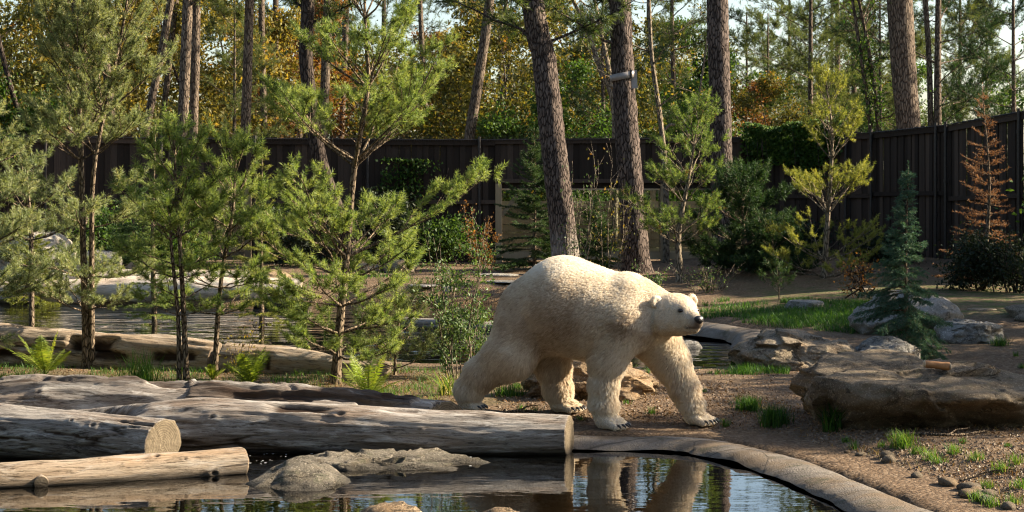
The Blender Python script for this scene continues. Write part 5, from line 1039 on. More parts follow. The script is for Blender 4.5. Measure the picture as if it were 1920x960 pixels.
g = Geo(); P = scatter_px(9000, -40, 850, 688, 752, rng); P = P[(fbm(P * 2.2, 3, 74) > 0.05)]; blades(g, P, 0.09, 0.006, rng, 0.6, 0.5); P = scatter_px(2500, 930, 1010, 690, 745, rng); P = P[fbm(P * 2.2, 3, 76) > 0.0]; blades(g, P, 0.10, 0.007, rng, 0.6, 0.4)
P = scatter_px(5000, 560, 900, 520, 552, rng); P = P[fbm(P * 1.5, 3, 75) > 0.15]; blades(g, P, 0.16, 0.014, rng, 0.6, 0.6)
o = link('ground_cover', g.mesh('ground_cover'), M['grass'], kind='stuff'); tag(o, 'low green weeds growing on the soil behind the logs', 'weeds')
g = Geo(); P = np.concatenate([scatter_px(2500, -40, 860, 700, 760, rng), scatter_px(500, 1500, 1920, 800, 955, rng)]); P = P[fbm(P * 2.8, 3, 77) > 0.1]; blades(g, P, 0.10, 0.005, rng, 0.9, 0.5)
o = link('dry_grass', g.mesh('dry_grass'), M['grass_dry'], kind='stuff'); tag(o, 'dry straw-coloured grass scattered over the soil', 'dry grass')
# gravel and leaf litter
V0, F0_ = ico(1)
def pebbles(name, label, P, smin, smax, mat, seed, cat, flat=0.7):
    rng = R_(seed); n = len(P); s = smin + (smax - smin) * rng.random(n) ** 3; R = rng.normal(size=(n, 3)) * 0.15 + 1; m = len(V0); a = rng.uniform(0, 6.28, n); ca, sa = np.cos(a)[:, None], np.sin(a)[:, None]
    B = V0[None] * (s[:, None] * R * [1, 0.8, flat])[:, None]; X = B[..., 0] * ca - B[..., 1] * sa; Yv = B[..., 0] * sa + B[..., 1] * ca; V = np.stack([X, Yv, B[..., 2]], -1) + P[:, None] + [0, 0, 0.001]
    g = Geo(); F = (F0_[None] + (np.arange(n) * m)[:, None, None]).reshape(-1, 3); g.add(V.reshape(-1, 3), F, smooth=False, tint=np.repeat(np.clip(rng.normal(0.5, 0.22, n), 0, 1), m)); o = link(name, g.mesh(name), mat, kind='stuff'); tag(o, label, cat)
V0, F0_ = np.array([(1, 0, 0), (-1, 0, 0), (0, 1, 0), (0, -1, 0), (0, 0, 1), (0, 0, -1.0)]), np.array([(0, 2, 4), (2, 1, 4), (1, 3, 4), (3, 0, 4), (2, 0, 5), (1, 2, 5), (3, 1, 5), (0, 3, 5)])
P = np.concatenate([scatter_px(9000, 930, 1960, 690, 960, rng), scatter_px(3000, 1500, 1960, 800, 960, rng)])
pebbles('gravel', 'fine brown gravel strewn over the soil round the bear', P, 0.006, 0.024, M['pebble'], 81, 'gravel')
P = np.concatenate([scatter_px(5000, -40, 900, 695, 775, rng), scatter_px(6500, 930, 1960, 690, 955, rng), scatter_px(1500, 500, 1000, 515, 560, rng)]); n = len(P); g = Geo(); add_leaves(g, P + np.c_[np.zeros((n, 2)), rng.uniform(0.003, 0.02, n)], 0.04, rng, 0.4, 0.25, 0.0, np.tile([0, 0, 0.0], (n, 1)), 0.3)
o = link('leaf_litter', g.mesh('leaf_litter'), M['litter'], kind='stuff'); tag(o, 'brown fallen leaves and bark chips on the soil', 'leaf litter')
rng = R_(90); g = Geo(); px = np.concatenate([rng.uniform(440, 900, 70), rng.uniform(0, 250, 20)]); py = np.concatenate([rng.uniform(850, 875, 70), rng.uniform(868, 885, 20)]); Y = (CAMH - WZ) * FPX / (py - HOR); P = np.stack([(px - 960) * Y / FPX, Y, np.full_like(Y, WZ + 0.003)], -1)
a = rng.uniform(0, 6.28, (len(P), 1)) + np.arange(5) * 1.2566; s = rng.uniform(0.004, 0.014, (len(P), 1)); V = P[:, None] + np.stack([np.cos(a) * s, np.sin(a) * s, a * 0], -1); g.add(V.reshape(-1, 3), np.arange(len(P) * 5).reshape(-1, 5), smooth=False)
o = link('floating_fluff', g.mesh('floating_fluff'), M['foam'], kind='stuff'); tag(o, 'white specks floating on the water beside the long log', 'fluff')
# ------------------------------------------------------------------ logs
def log(name, label, mat, pts, radii, seed, sides=96, n=220, cracks=0.05, knots=(), hollow=(), bark=None, cut0=True, cut1=True, squash=1.0, tilt1=(0, 0), warp=0.07, stub=None, splits=1.0, relief=0.012):
    """weathered log along world points; knots (t, angle deg, size), hollow (t0, t1, angle, width, depth); bark (t0, t1, a0, a1) strip of dark bark;
    angle 0 faces the viewer, 90 up"""
    P0 = np.asarray(pts, float); base = P0.mean(0); T = spline(P0 - base, n); L = np.r_[0, np.cumsum(np.linalg.norm(np.diff(T, axis=0), axis=1))]
    t = L / L[-1]; R = np.interp(t, np.linspace(0, 1, len(radii)), radii); D = unit(np.gradient(T, axis=0))
    up = np.array([0, 0, 1.0]); side = unit(np.cross(D, up)); upv = np.cross(side, D)      # side points towards the viewer when the log runs left to right
    a = np.linspace(0, 2 * np.pi, sides, endpoint=False); A, TT_ = np.meshgrid(a, t); LL = TT_ * L[-1]
    cs = np.stack([np.cos(A), np.sin(A)], -1); q = np.stack([LL, cs[..., 0] * R[:, None], cs[..., 1] * R[:, None]], -1)
    sh = seed * 7.31
    d = warp * R[:, None] * 2.2 * fbm(q * [1.2, 3.2, 3.2] + sh, 3, seed)
    gr = fbm(q * [1.6, 26, 26] + sh, 4, seed + 3); d += relief * gr
    ck = np.abs(fbm(q * [0.9, 8, 8] + sh + 5, 3, seed + 6)); crack = np.clip(1 - ck / 0.07, 0, 1) * sstep(0.0, 0.25, fbm(q * [0.7, 2.5, 2.5] + sh, 2, seed + 8) + 0.08) * splits; d -= cracks * R[:, None] * 4 * crack * 0.5
    rot = np.clip(crack * 0.9, 0, 1)
    for (kt, ka, ks) in knots:
        da = (A - math.radians(ka) + np.pi) % (2 * np.pi) - np.pi; rr = np.sqrt(((LL - kt * L[-1]) / (ks * 1.5)) ** 2 + (da * R[:, None] / ks) ** 2)
        d += ks * 0.55 * np.exp(-rr ** 2 * 0.8) - ks * 0.9 * np.exp(-(rr / 0.45) ** 2); rot = np.maximum(rot, 0.9 * np.exp(-(rr / 0.5) ** 2))
    for (h0, h1, ha, hw, hd) in hollow:
        da = (A - math.radians(ha) - 0.25 * vnoise(np.stack([LL * 2, LL * 0, LL * 0 + seed], -1)) + np.pi) % (2 * np.pi) - np.pi
        m = sstep(h0 - 0.012, h0 + 0.03, TT_) * sstep(h1 + 0.02, h1 - 0.05, TT_) * sstep(hw, hw * 0.6, np.abs(da) / math.radians(1) * (1 + 0.35 * fbm(q * [3, 5, 5], 2, seed + 13)))
        d -= hd * m; rot = np.maximum(rot, sstep(0.3, 0.8, m))
    if bark is not None:
        for (b0, b1, a0, a1) in bark:
            aa = np.degrees(A) % 360; edge = 14 * fbm(q * [2.2, 4, 4], 3, seed + 17); te = 0.02 * fbm(q * [3, 9, 9], 3, seed + 19)
            m = sstep(a0 - 3, a0 + 3, aa + edge) * sstep(a1 + 3, a1 - 3, aa + edge) * sstep(b0 - .004, b0 + .004, TT_ + te) * sstep(b1 + .004, b1 - .004, TT_ + te)
            bn = fbm(q * [2.5, 16, 16], 4, seed + 15); d += m * (0.016 + 0.06 * np.abs(bn)); rot = np.maximum(rot * (1 - m), m * np.clip(0.62 + 0.9 * fbm(q * [1.4, 7, 7] + 2, 3, seed + 16), 0.05, 1))
    Rr = R[:, None] + d
    V = T[:, None] + (side[:, None] * cs[..., :1] + upv[:, None] * cs[..., 1:] * squash) * Rr[..., None]
    # slanted saw cuts
    for e, (sx, sz) in ((-1, tilt1),):
        V[-12:] += (D[-1] * ((cs[-12:, :, :1] * sx + cs[-12:, :, 1:] * sz) * R[-1]) * np.linspace(0, 1, 12)[:, None, None])
    i = np.arange(n - 1)[:, None] * sides; j = np.arange(sides)[None]; j2 = (j + 1) % sides; F = np.stack([i + j, i + sides + j, i + sides + j2, i + j2], -1).reshape(-1, 4)
    g = Geo(); g.add(V.reshape(-1, 3), F, grain=q.reshape(-1, 3), rot=rot.ravel(), cut=0.0)
    for end, on in ((0, cut0), (n - 1, cut1)):
        rim = V[end]; c = rim.mean(0); rings = [0.975, 0.8, 0.6, 0.4, 0.2]; sgn = 1 if end else -1; VV = []
        for s in rings:
            pr = c + (rim - c) * s; pr = pr + D[end] * (sgn * (0.004 if s < 0.95 else 0.012) + 0.010 * fbm(pr * 22, 3, seed + 40)[:, None] * sgn); VV.append(pr)
        VV = np.stack([rim] + VV); m = len(VV); ii = np.arange(m - 1)[:, None] * sides; Fc = np.stack([ii + j, ii + sides + j, ii + sides + j2, ii + j2], -1).reshape(-1, 4)
        if not end: Fc = Fc[:, ::-1]
        VV2 = np.concatenate([VV.reshape(-1, 3), [c + D[end] * sgn * 0.004]]); k0 = (m - 1) * sides; Ft = np.stack([k0 + j[0], np.full(sides, m * sides), k0 + j2[0]], -1)
        gq = (VV2 - c) ; cutv = np.r_[np.zeros(sides), np.ones(len(VV2) - sides)] * (1.0 if on else 0.25)
        g.add(VV2, Fc, grain=gq + 3.0, rot=0.0 if on else 0.5, cut=cutv); g.add(VV2, Ft if end else Ft[:, ::-1], grain=gq + 3.0, rot=0.0 if on else 0.5, cut=cutv)
    r = thing(name, label, 'log', tuple(base)); me = g.mesh('trunk'); link('trunk', me, mat, r)
    if stub is not None:
        st, sa, sl, sr = stub; k = int(st * (n - 1)); dr = side[k] * math.cos(math.radians(sa)) + upv[k] * math.sin(math.radians(sa)); p = T[k] + dr * R[k] * 0.8; Q = np.stack([p + dr * u * sl for u in np.linspace(0, 1, 6)])
        Vs, Fs = tube(Q, [sr * 1.35, sr * 1.15, sr * 1.03, sr, sr, sr * 0.97], 20); g2 = Geo(); g2.add(Vs, Fs, grain=Vs, rot=0.25, cut=0.0); cc = Q[-1] + dr * 0.004; VV = np.concatenate([Vs[-20:], [cc]]); g2.add(VV, np.stack([np.arange(20), (np.arange(20) + 1) % 20, np.full(20, 20)], -1), grain=VV - cc, rot=0.0, cut=0.8)
        link('branch_stub', g2.mesh('branch_stub'), mat, r)
    return r
W = lambda px, py, Y: PX(px, py, Y)
log('log', 'long weathered grey log with a sawn right end in the water at the bear\'s feet', M['log_grey'], [W(-160, 838, 16.35), W(180, 818, 16.3), W(420, 803, 16.22), W(640, 808, 16.12), W(850, 817, 16.05), W(1066, 819, 15.98)],
    [0.27, 0.26, 0.245, 0.225, 0.20, 0.180], 3, knots=[(0.66, 48, 0.045), (0.47, 30, 0.03), (0.53, 15, 0.02), (0.78, 20, 0.018)], hollow=[(0.10, 0.355, 76, 30, 0.13), (0.55, 0.66, 52, 16, 0.05), (0.40, 0.44, 40, 6, 0.03)], n=300, sides=120, tilt1=(-0.18, 0.0), warp=0.075, relief=0.017, bark=[(0.02, 0.16, 60, 120), (0.60, 0.68, 100, 170)])
log('log', 'dark split log with peeling black bark behind the long grey log, pale sawn end', M['log_grey'], [W(-160, 782, 17.15), W(120, 770, 17.1), W(380, 768, 17.0), W(640, 774, 16.85), W(838, 785, 16.74)],
    [0.30, 0.29, 0.25, 0.20, 0.168], 8, bark=[(0.16, 0.44, 55, 150), (0.52, 0.94, 30, 150), (0.44, 0.53, 84, 150)], hollow=[(0.36, 0.55, 95, 30, 0.06), (0.60, 0.93, 42, 14, 0.05)], knots=[(0.25, 40, 0.03)], n=280, sides=110, tilt1=(-0.9, -0.2), warp=0.09, cracks=0.08, relief=0.016)
log('log', 'thick grey log with a sawn yellowish end, resting beside the long log', M['log_grey'], [W(-230, 792, 16.25), W(-40, 808, 15.95), W(150, 822, 15.65), W(306, 834, 15.34)], [0.25, 0.245, 0.235, 0.225], 14,
    knots=[(0.72, 45, 0.022), (0.80, 38, 0.028), (0.45, 20, 0.02)], hollow=[(0.62, 0.86, 15, 2.5, 0.012), (0.2, 0.6, -12, 2.5, 0.012)], n=220, sides=120, tilt1=(-0.12, 0.0), warp=0.075, relief=0.016)
log('log', 'smooth barkless driftwood log floating foremost, knotty with a sawn branch stub', M['log_tan'], [W(-240, 921, 14.0), W(-60, 903, 14.2), W(130, 893, 14.45), W(300, 882, 14.72), W(446, 872, 14.95)], [0.10, 0.115, 0.132, 0.135, 0.150], 19,
    knots=[(0.76, 62, 0.035), (0.84, 42, 0.022), (0.92, -12, 0.035), (0.60, 70, 0.018), (0.52, 25, 0.012), (0.66, 40, 0.012)], n=220, sides=96, stub=(0.425, -8, 0.045, 0.055), warp=0.10, cracks=0.015, splits=0.4, cut1=False, tilt1=(0.3, 0.2), relief=0.009)
log('log', 'broken tan log at the stream edge behind the tall bushy pine', M['log_tan'], [W(-150, 650, 22.2), W(60, 652, 22.0), W(240, 664, 21.7), W(405, 680, 21.35)], [0.27, 0.265, 0.25, 0.22], 23, hollow=[(0.52, 0.68, 20, 26, 0.13), (0.02, 0.35, -5, 20, 0.12), (0.80, 0.97, 12, 22, 0.10), (0.60, 0.74, -12, 20, 0.1)], n=170, sides=72, warp=0.10, cut1=False, cracks=0.09, relief=0.02)
log('log', 'grey-tan log behind the ferns, running up to the open-crowned pine', M['log_tan'], [W(425, 676, 21.3), W(520, 682, 21.1), W(620, 692, 20.9), W(730, 703, 20.8)], [0.20, 0.21, 0.18, 0.15], 27, hollow=[(0.28, 0.34, 10, 40, 0.03)], n=120, sides=64, warp=0.06)
log('log', 'long pale sunlit log on the far bank of the stream, behind the pines', M['log_pale'], [W(-160, 557, 35.2), W(120, 549, 35.0), W(350, 541, 34.8), W(565, 542, 34.9)], [0.27, 0.26, 0.24, 0.20], 31, cut1=False, n=140, sides=56, warp=0.12, cracks=0.03, relief=0.015)
log('log', 'second pale log lying behind the sunlit far-bank log', M['log_pale'], [W(-160, 538, 36.2), W(60, 532, 36.1), W(300, 522, 36.0), W(470, 520, 36.0)], [0.20, 0.20, 0.18, 0.15], 33, n=100, sides=48, warp=0.12)
log('log', 'wet black log along the far water edge beside the tan rock', M['log_black'], [W(480, 566, 34.0), W(530, 566, 33.9), W(580, 570, 33.8)], [0.13, 0.13, 0.10], 35, n=60, sides=40, warp=0.15)
log('log', 'grey log half sunk in the stream behind the leafy shrub', M['log_grey'], [W(755, 607, 29.4), W(850, 612, 29.0), W(960, 618, 28.7)], [0.10, 0.11, 0.11], 37, n=60, sides=40, warp=0.08)
log('log', 'low tan log on the far bank between water and square-shouldered rock', M['log_tan'], [W(585, 548, 35.6), W(700, 551, 35.6), W(775, 553, 35.7)], [0.10, 0.10, 0.08], 39, n=60, sides=40, warp=0.08)
def stick(label, pts, r, seed):
    T = spline(pts, 24); c = T[0].copy(); V, F = tube(T - c, np.linspace(r, r * 0.4, 24) * (1 + 0.15 * fbm(T * 12, 2, seed)), 8); g = Geo(); g.add(V, F); r_ = thing('fallen_stick', label, 'stick', tuple(c)); link('stem', g.mesh('stem'), M['bark_young'], r_)
    g = Geo(); k = 14; Q = np.stack([T[k] - c, T[k] - c + [0.08, 0.05, 0.04], T[k] - c + [0.2, 0.08, 0.05]]); V, F = tube(Q, [r * 0.5, r * 0.35, r * 0.15], 6); g.add(V, F); link('twig', g.mesh('twig'), M['bark_young'], r_)
def gpt(px, py, dz=0.02): p = GP(px, py); return p + [0, 0, dz]
stick('brown stick lying on the soil under the bear\'s hind foot', [gpt(850, 776), gpt(900, 779), gpt(950, 777), gpt(1000, 776), gpt(1040, 775, 0.01)], 0.022, 1)
stick('dry grey stick on the soil below the slab rock', [gpt(1660, 822), gpt(1720, 818), gpt(1790, 820), gpt(1850, 812)], 0.018, 2)
stick('thin dry stick by the kerb among the grass tufts', [gpt(1800, 905), gpt(1850, 890), gpt(1905, 884)], 0.010, 3)
# ------------------------------------------------------------------ the polar bear: one smooth surface grown round a posed skeleton
K_ = 1 / 203.0                                   # metres per pixel at the bear
HC = BJ(1271, 590, -0.16); HANG = math.radians(-30.0)     # head centre; the head looks 30 deg right of the viewer
_hw = np.array([math.sin(-HANG), -math.cos(HANG), 0.0]); _hs = np.array([math.cos(HANG), -math.sin(HANG), 0.0])
HA = np.array([_hw @ BF, _hw @ BL, 0.0]); HB = np.array([_hs @ BF, _hs @ BL, 0.0]); HU = np.array([0, 0, 1.0])
HA = unit(HA + 0.10 * HU); HU = unit(HU - (HU @ HA) * HA)
def HP(a, b, c): return HC + a * HA + b * HB + c * HU
prims = []                                        # (a, ra, b, rb, lateral squash, blend)
def cone(a, ra, b, rb, sq=1.0, k=0.06): prims.append((np.array(a), ra, np.array(b), rb, sq, k))
def chain(pts, sq=1.0, k=0.06):
    for (p, r), (q, s) in zip(pts[:-1], pts[1:]): cone(p, r, q, s, sq, k)
def J(px, py, lat, r): return (BJ(px, py, lat), r * K_)
chain([J(1006, 588, 0, 72), J(1058, 573, 0, 88), J(1118, 589, 0, 82), J(1174, 592, -0.01, 70)], 1.12, 0.09)
chain([J(1176, 590, -0.01, 68), J(1214, 592, -0.04, 52)], 0.95, 0.08); cone(*J(1214, 592, -0.04, 52), HP(-0.07, 0.0, -0.035), 0.150, 0.85, 0.07)
cone(*J(1180, 548, -0.02, 34), *J(1192, 556, -0.02, 34), 1.6, 0.07)
# near hind, far hind, near front, far front legs
chain([J(982, 622, -0.13, 58), J(957, 664, -0.20, 45), J(902, 702, -0.21, 27), J(880, 732, -0.21, 22), J(879, 750, -0.21, 19)], 1.0, 0.06)
chain([J(1030, 622, 0.15, 60), J(1036, 682, 0.20, 31), J(1046, 730, 0.20, 23), J(1050, 752, 0.20, 19)], 1.0, 0.06)
chain([J(1160, 606, -0.17, 62), J(1140, 672, -0.22, 33), J(1132, 722, -0.23, 23), J(1132, 760, -0.23, 22), J(1136, 784, -0.23, 19)], 1.0, 0.06)
chain([J(1213, 612, 0.12, 54), J(1258, 676, 0.20, 33), J(1283, 728, 0.22, 23), J(1296, 760, 0.22, 19), J(1301, 776, 0.22, 16)], 1.0, 0.06)
CLAWS = []
def paw(heel, toe, r_h, r_t, spread, zbot, n=5, yaw=0.0, claws=True):
    """heel and toe-line points (bear frame); toes fan across, each a small lobe with a claw"""
    heel = np.array(heel); toe = np.array(toe); d = toe - heel; d[2] = 0; d = unit(d); s = np.array([-d[1], d[0], 0])
    cone(heel, r_h, toe, r_t, 1.0, 0.04)
    for k in range(n):
        u = (k - (n - 1) / 2) / ((n - 1) / 2); c = toe + s * spread * u - d * 0.030 * u * u; c[2] = zbot + 0.036
        b = heel + (toe - heel) * 0.35 + s * spread * 0.6 * u; b[2] = zbot + 0.055
        tip = c + d * 0.045 + s * 0.012 * u; tip[2] = zbot + 0.030
        cone(b, 0.042, tip, 0.029, 1.0, 0.018)
        if claws: CLAWS.append((tip + d * 0.012 + np.array([0, 0, 0.006]), unit(d + s * 0.12 * u)))
def foot(px, py, lat, ztop): return None
def zb(i): return FEET[i][2]
h = BJ(1136, 786, -0.23); paw((h[0], h[1], zb(0) + 0.085), (h[0] + 0.125, h[1] - 0.03, zb(0) + 0.05), 0.092, 0.055, 0.092, zb(0))
h = BJ(1300, 777, 0.22); paw((h[0], h[1], zb(1) + 0.075), (h[0] + 0.135, h[1] - 0.05, zb(1) + 0.045), 0.080, 0.05, 0.088, zb(1))
h = BJ(879, 752, -0.21); paw((h[0] + 0.0, h[1], zb(2) + 0.075), (h[0] + 0.075, h[1], zb(2) + 0.04), 0.082, 0.045, 0.075, zb(2))
h = BJ(1049, 756, 0.20); paw((h[0], h[1], zb(3) + 0.078), (h[0] + 0.150, h[1] - 0.05, zb(3) + 0.045), 0.084, 0.05, 0.086, zb(3))
# head
cone(HP(-0.03, -0.04, 0.02), 0.160, HP(-0.03, 0.04, 0.02), 0.160, 1.0, 0.05)
cone(HP(-0.03, 0, 0.015), 0.160, HP(0.08, 0, -0.005), 0.135, 1.0, 0.05)
cone(HP(0.08, 0, -0.015), 0.118, HP(0.275, 0, -0.070), 0.062, 1.0, 0.05)
cone(HP(0.02, 0, -0.075), 0.115, HP(0.235, 0, -0.118), 0.056, 1.0, 0.04)
for s in (-1, 1):
    cone(HP(-0.03, s * 0.112, -0.062), 0.116, HP(0.07, s * 0.06, -0.075), 0.085, 1.0, 0.05)
    cone(HP(0.135, s * 0.065, 0.052), 0.030, HP(0.16, s * 0.045, 0.050), 0.026, 1.0, 0.03)      # brow
    cone(HP(0.265, s * 0.022, -0.088), 0.040, HP(0.285, s * 0.016, -0.085), 0.034, 1.0, 0.02)    # lip pads
    for q in range(7):                                                                         # ears: a ring with a hollow
        an = math.radians(-30 + q * 40)
        e0 = HP(-0.045, s * 0.196, 0.118); cone(e0 + HB * s * 0.037 * math.cos(an) * 1.0 + HU * 0.044 * math.sin(an), 0.020, e0 + HB * s * 0.037 * math.cos(an + 0.7) + HU * 0.044 * math.sin(an + 0.7), 0.020, 1.0, 0.012)
    cone(HP(-0.066, s * 0.192, 0.115), 0.036, HP(-0.055, s * 0.15, 0.08), 0.045, 1.0, 0.02)
# stub tail
cone(BJ(965, 600, 0), 0.12, BJ(945, 612, 0), 0.06, 1.0, 0.06)
cone(*J(1204, 578, -0.05, 47), HP(-0.10, 0, 0.035), 0.135, 0.85, 0.07)

def sdf(p):
    d = None
    for a, ra, b, rb, sq, k in prims:
        s = np.array([1, 1 / sq, 1]); ap = (p - a) * s; ab = (b - a) * s; L2 = max(ab @ ab, 1e-9)
        t = np.clip(ap @ ab / L2, 0, 1); q = ap - t[:, None] * ab
        dd = np.sqrt((q * q).sum(1)) - (ra + (rb - ra) * t)
        if d is None: d = dd
        else:
            h = np.clip(0.5 + 0.5 * (d - dd) / k, 0, 1); d = d * (1 - h) + dd * h - k * h * (1 - h)
    return d
def surface_nets(lo, hi, step):
    n = np.ceil((hi - lo) / step).astype(int) + 1
    ax = [lo[i] + step * np.arange(n[i]) for i in range(3)]
    # coarse pass keeps only cells near the surface
    G = np.stack(np.meshgrid(*ax, indexing='ij'), -1); D = np.full(tuple(n), 1.0)
    cs = 4; sub = G[::cs, ::cs, ::cs]; dc = sdf(sub.reshape(-1, 3)).reshape(sub.shape[:3])
    near = np.abs(dc) < step * cs * 1.9
    full = np.repeat(np.repeat(np.repeat(dc, cs, 0), cs, 1), cs, 2)[:n[0], :n[1], :n[2]]; m = np.repeat(np.repeat(np.repeat(near, cs, 0), cs, 1), cs, 2)[:n[0], :n[1], :n[2]]
    for sh in (cs // 2,):
        m = m | np.roll(m, -sh, 0) | np.roll(m, sh, 0); m = m | np.roll(m, -sh, 1) | np.roll(m, sh, 1); m = m | np.roll(m, -sh, 2) | np.roll(m, sh, 2)
    D = full.copy(); D[m] = sdf(G[m])
    s = D < 0; c = np.zeros(tuple(n - 1), int)
    for dx in (0, 1):
        for dy in (0, 1):
            for dz in (0, 1): c += s[dx:n[0] - 1 + dx, dy:n[1] - 1 + dy, dz:n[2] - 1 + dz]
    act = (c > 0) & (c < 8); idx = -np.ones(act.shape, int); idx[act] = np.arange(act.sum()); V = np.stack(np.nonzero(act), -1) * step + lo + step / 2
    F = []
    for a in range(3):
        b, e = (a + 1) % 3, (a + 2) % 3
        sl0 = [slice(1, n[i] - 1) for i in range(3)]; sl0[a] = slice(0, n[a] - 1); sl1 = list(sl0); sl1[a] = slice(1, n[a])
        x = s[tuple(sl0)] != s[tuple(sl1)]; ii = np.stack(np.nonzero(x), -1); off = np.ones(3, int); off[a] = 0; ii = ii + off
        ins = s[ii[:, 0], ii[:, 1], ii[:, 2]]
        q = []
        for db, de in ((0, 0), (1, 0), (1, 1), (0, 1)):
            o = ii.copy(); o[:, b] -= db; o[:, e] -= de; q.append(idx[o[:, 0], o[:, 1], o[:, 2]])
        q = np.stack(q, -1); q[~ins] = q[~ins][:, ::-1]; F.append(q)
    F = np.concatenate(F); F = F[(F >= 0).all(1)]
    for _ in range(4):                               # pull the vertices onto the surface, relax in between
        V = V - np.clip(sdf(V), -step, step)[:, None] * grad(V)
    return V, F
def grad(p, e=0.004):
    g_ = np.stack([sdf(p + v) - sdf(p - v) for v in np.eye(3) * e], -1); return unit(g_)
BV, BFc = surface_nets(np.array([-1.30, -0.75, -0.2]), np.array([1.45, 0.60, 1.65]), 0.0145)
BN = grad(BV)
# fur colour: cream, dusty at elbow and flank, with the flank's shade and sunlit back painted in, darker at the muzzle, whiter on paws and face
def fur_tint(p):
    n1 = fbm(p * [3.0, 3.0, 2.0], 3, 71); n2 = fbm(p * 9.0, 3, 72)
    tn = 0.60 + 0.20 * n1 + 0.15 * n2
    def blob(px, py, lat, r, a): c = BJ(px, py, lat); return a * np.exp(-((p - c) ** 2).sum(1) / r ** 2)
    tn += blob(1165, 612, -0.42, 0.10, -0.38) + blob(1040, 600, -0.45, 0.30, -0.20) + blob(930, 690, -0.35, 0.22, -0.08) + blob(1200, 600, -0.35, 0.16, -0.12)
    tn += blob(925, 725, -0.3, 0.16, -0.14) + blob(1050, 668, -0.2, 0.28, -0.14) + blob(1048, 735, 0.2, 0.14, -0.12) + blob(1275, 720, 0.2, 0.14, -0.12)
    tn += 0.10 * sstep(0.20, 0.05, p[:, 2]) + 0.12 * np.exp(-((p - HP(0.12, 0, 0)) ** 2).sum(1) / 0.16 ** 2) + 0.18 * sstep(1.25, 1.42, p[:, 2])  # top of the back whitened, sunlight put into the fur colour
    return np.clip(tn, 0, 1)
BT = fur_tint(BV)
muz = np.exp(-((BV - HP(0.315, 0, -0.085)) ** 2).sum(1) / 0.062 ** 2)
mq = (BV - HC) @ np.stack([HA, HB, HU], 1); muz = np.maximum(muz, 0.95 * sstep(0.17, 0.22, mq[:, 0]) * np.exp(-((mq[:, 2] + 0.125 - 0.03 * (0.3 - mq[:, 0])) / 0.013) ** 2) * (np.abs(mq[:, 1]) < 0.09))
muz = np.maximum(muz, 0.42 * np.exp(-((BV - HP(0.24, 0, -0.025)) ** 2).sum(1) / 0.05 ** 2)); eyeD = np.zeros(len(BV))
for s in (-1, 1): eyeD = np.maximum(eyeD, np.exp(-((BV - HP(0.172, s * 0.082, 0.030)) ** 2).sum(1) / 0.027 ** 2))
BD = np.clip(1.5 * muz, 0, 1); BD = np.maximum(BD, np.clip(eyeD * 1.2, 0, 1))
for s in (-1, 1): BD = np.maximum(BD, 0.75 * np.exp(-((BV - HP(-0.035, s * 0.195, 0.115)) ** 2).sum(1) / 0.024 ** 2))
def fur_mat(name, hair):
    t = NT(name); tn = t.attr('tint'); dk = t.attr('dark')
    col = t.ramp(tn, [(0.0, (0.26, 0.175, 0.105)), (0.35, (0.60, 0.475, 0.34)), (0.65, (0.85, 0.755, 0.60)), (1.0, (0.93, 0.88, 0.78))])
    col = t.mix(dk, col, (0.028, 0.025, 0.025))
    if not hair: return t.done(t.mix(0.35, col, (0.30, 0.22, 0.15)), 0.9, None, 0.1)
    d = t.add('BsdfDiffuse'); t.link(col, d.inputs[0]); tr = t.add('BsdfTranslucent'); t.link(col, tr.inputs[0])
    mx = t.add('MixShader'); mx.inputs[0].default_value = 0.38; t.link(d.outputs[0], mx.inputs[1]); t.link(tr.outputs[0], mx.inputs[2])
    t.link(mx.outputs[0], t.out.inputs[0]); return t.m
bear = thing('polar_bear', 'large cream polar bear walking along the pond kerb, head turned to the viewer', 'polar bear', tuple(BO), -BPSI)
g = Geo(); g.add(BV, BFc, tint=BT, dark=BD); body = link('body', g.mesh('body'), fur_mat('bear_skin_fur', False), bear)
# nose, eyes, claws
def blob_mesh(c, ax, rad, n=14, m=10, fn=None):
    u = np.linspace(0, 2 * np.pi, n, endpoint=False); v = np.linspace(0, np.pi, m); U, Vv = np.meshgrid(u, v)
    S = np.stack([np.cos(Vv), np.sin(Vv) * np.cos(U), np.sin(Vv) * np.sin(U)], -1).reshape(-1, 3)
    if fn is not None: S = fn(S)
    P = c + S[:, :1] * ax[0] * rad[0] + S[:, 1:2] * ax[1] * rad[1] + S[:, 2:3] * ax[2] * rad[2]
    i = np.arange(m - 1)[:, None] * n; j = np.arange(n)[None]; F = np.stack([i + j, i + n + j, i + n + (j + 1) % n, i + (j + 1) % n], -1).reshape(-1, 4)
    return P, F
g = Geo(); P, F = blob_mesh(HP(0.322, 0, -0.058), (HA, HB, HU), (0.034, 0.047, 0.040), fn=lambda S: S * np.stack([np.ones(len(S)), 1 + 0.25 * S[:, 2], np.ones(len(S))], -1)); g.add(P, F); nose = link('nose', g.mesh('nose'), M['nose'], bear)
for s in (-1, 1):
    g = Geo(); P, F = blob_mesh(HP(0.352, s * 0.017, -0.066), (HA, HB, HU), (0.005, 0.009, 0.008), 10, 6); g.add(P, F); link('nostril', g.mesh('nostril'), M['eye'], nose)
for s in (-1, 1):
    g = Geo(); P, F = blob_mesh(HP(0.168, s * 0.080, 0.031), (HA, HB, HU), (0.031, 0.035, 0.020)); g.add(P, F); link('eye', g.mesh('eye'), M['eye'], bear)
for c, d in CLAWS:
    Q = np.array([c - d * 0.012 + [0, 0, 0.010], c + d * 0.020 + [0, 0, 0.010], c + d * 0.040 - [0, 0, 0.002], c + d * 0.052 - [0, 0, 0.018]])
    g = Geo(); V, F = tube(Q, [0.011, 0.011, 0.009, 0.002], 6); g.add(V, F); link('claw', g.mesh('claw'), M['claw'], bear)
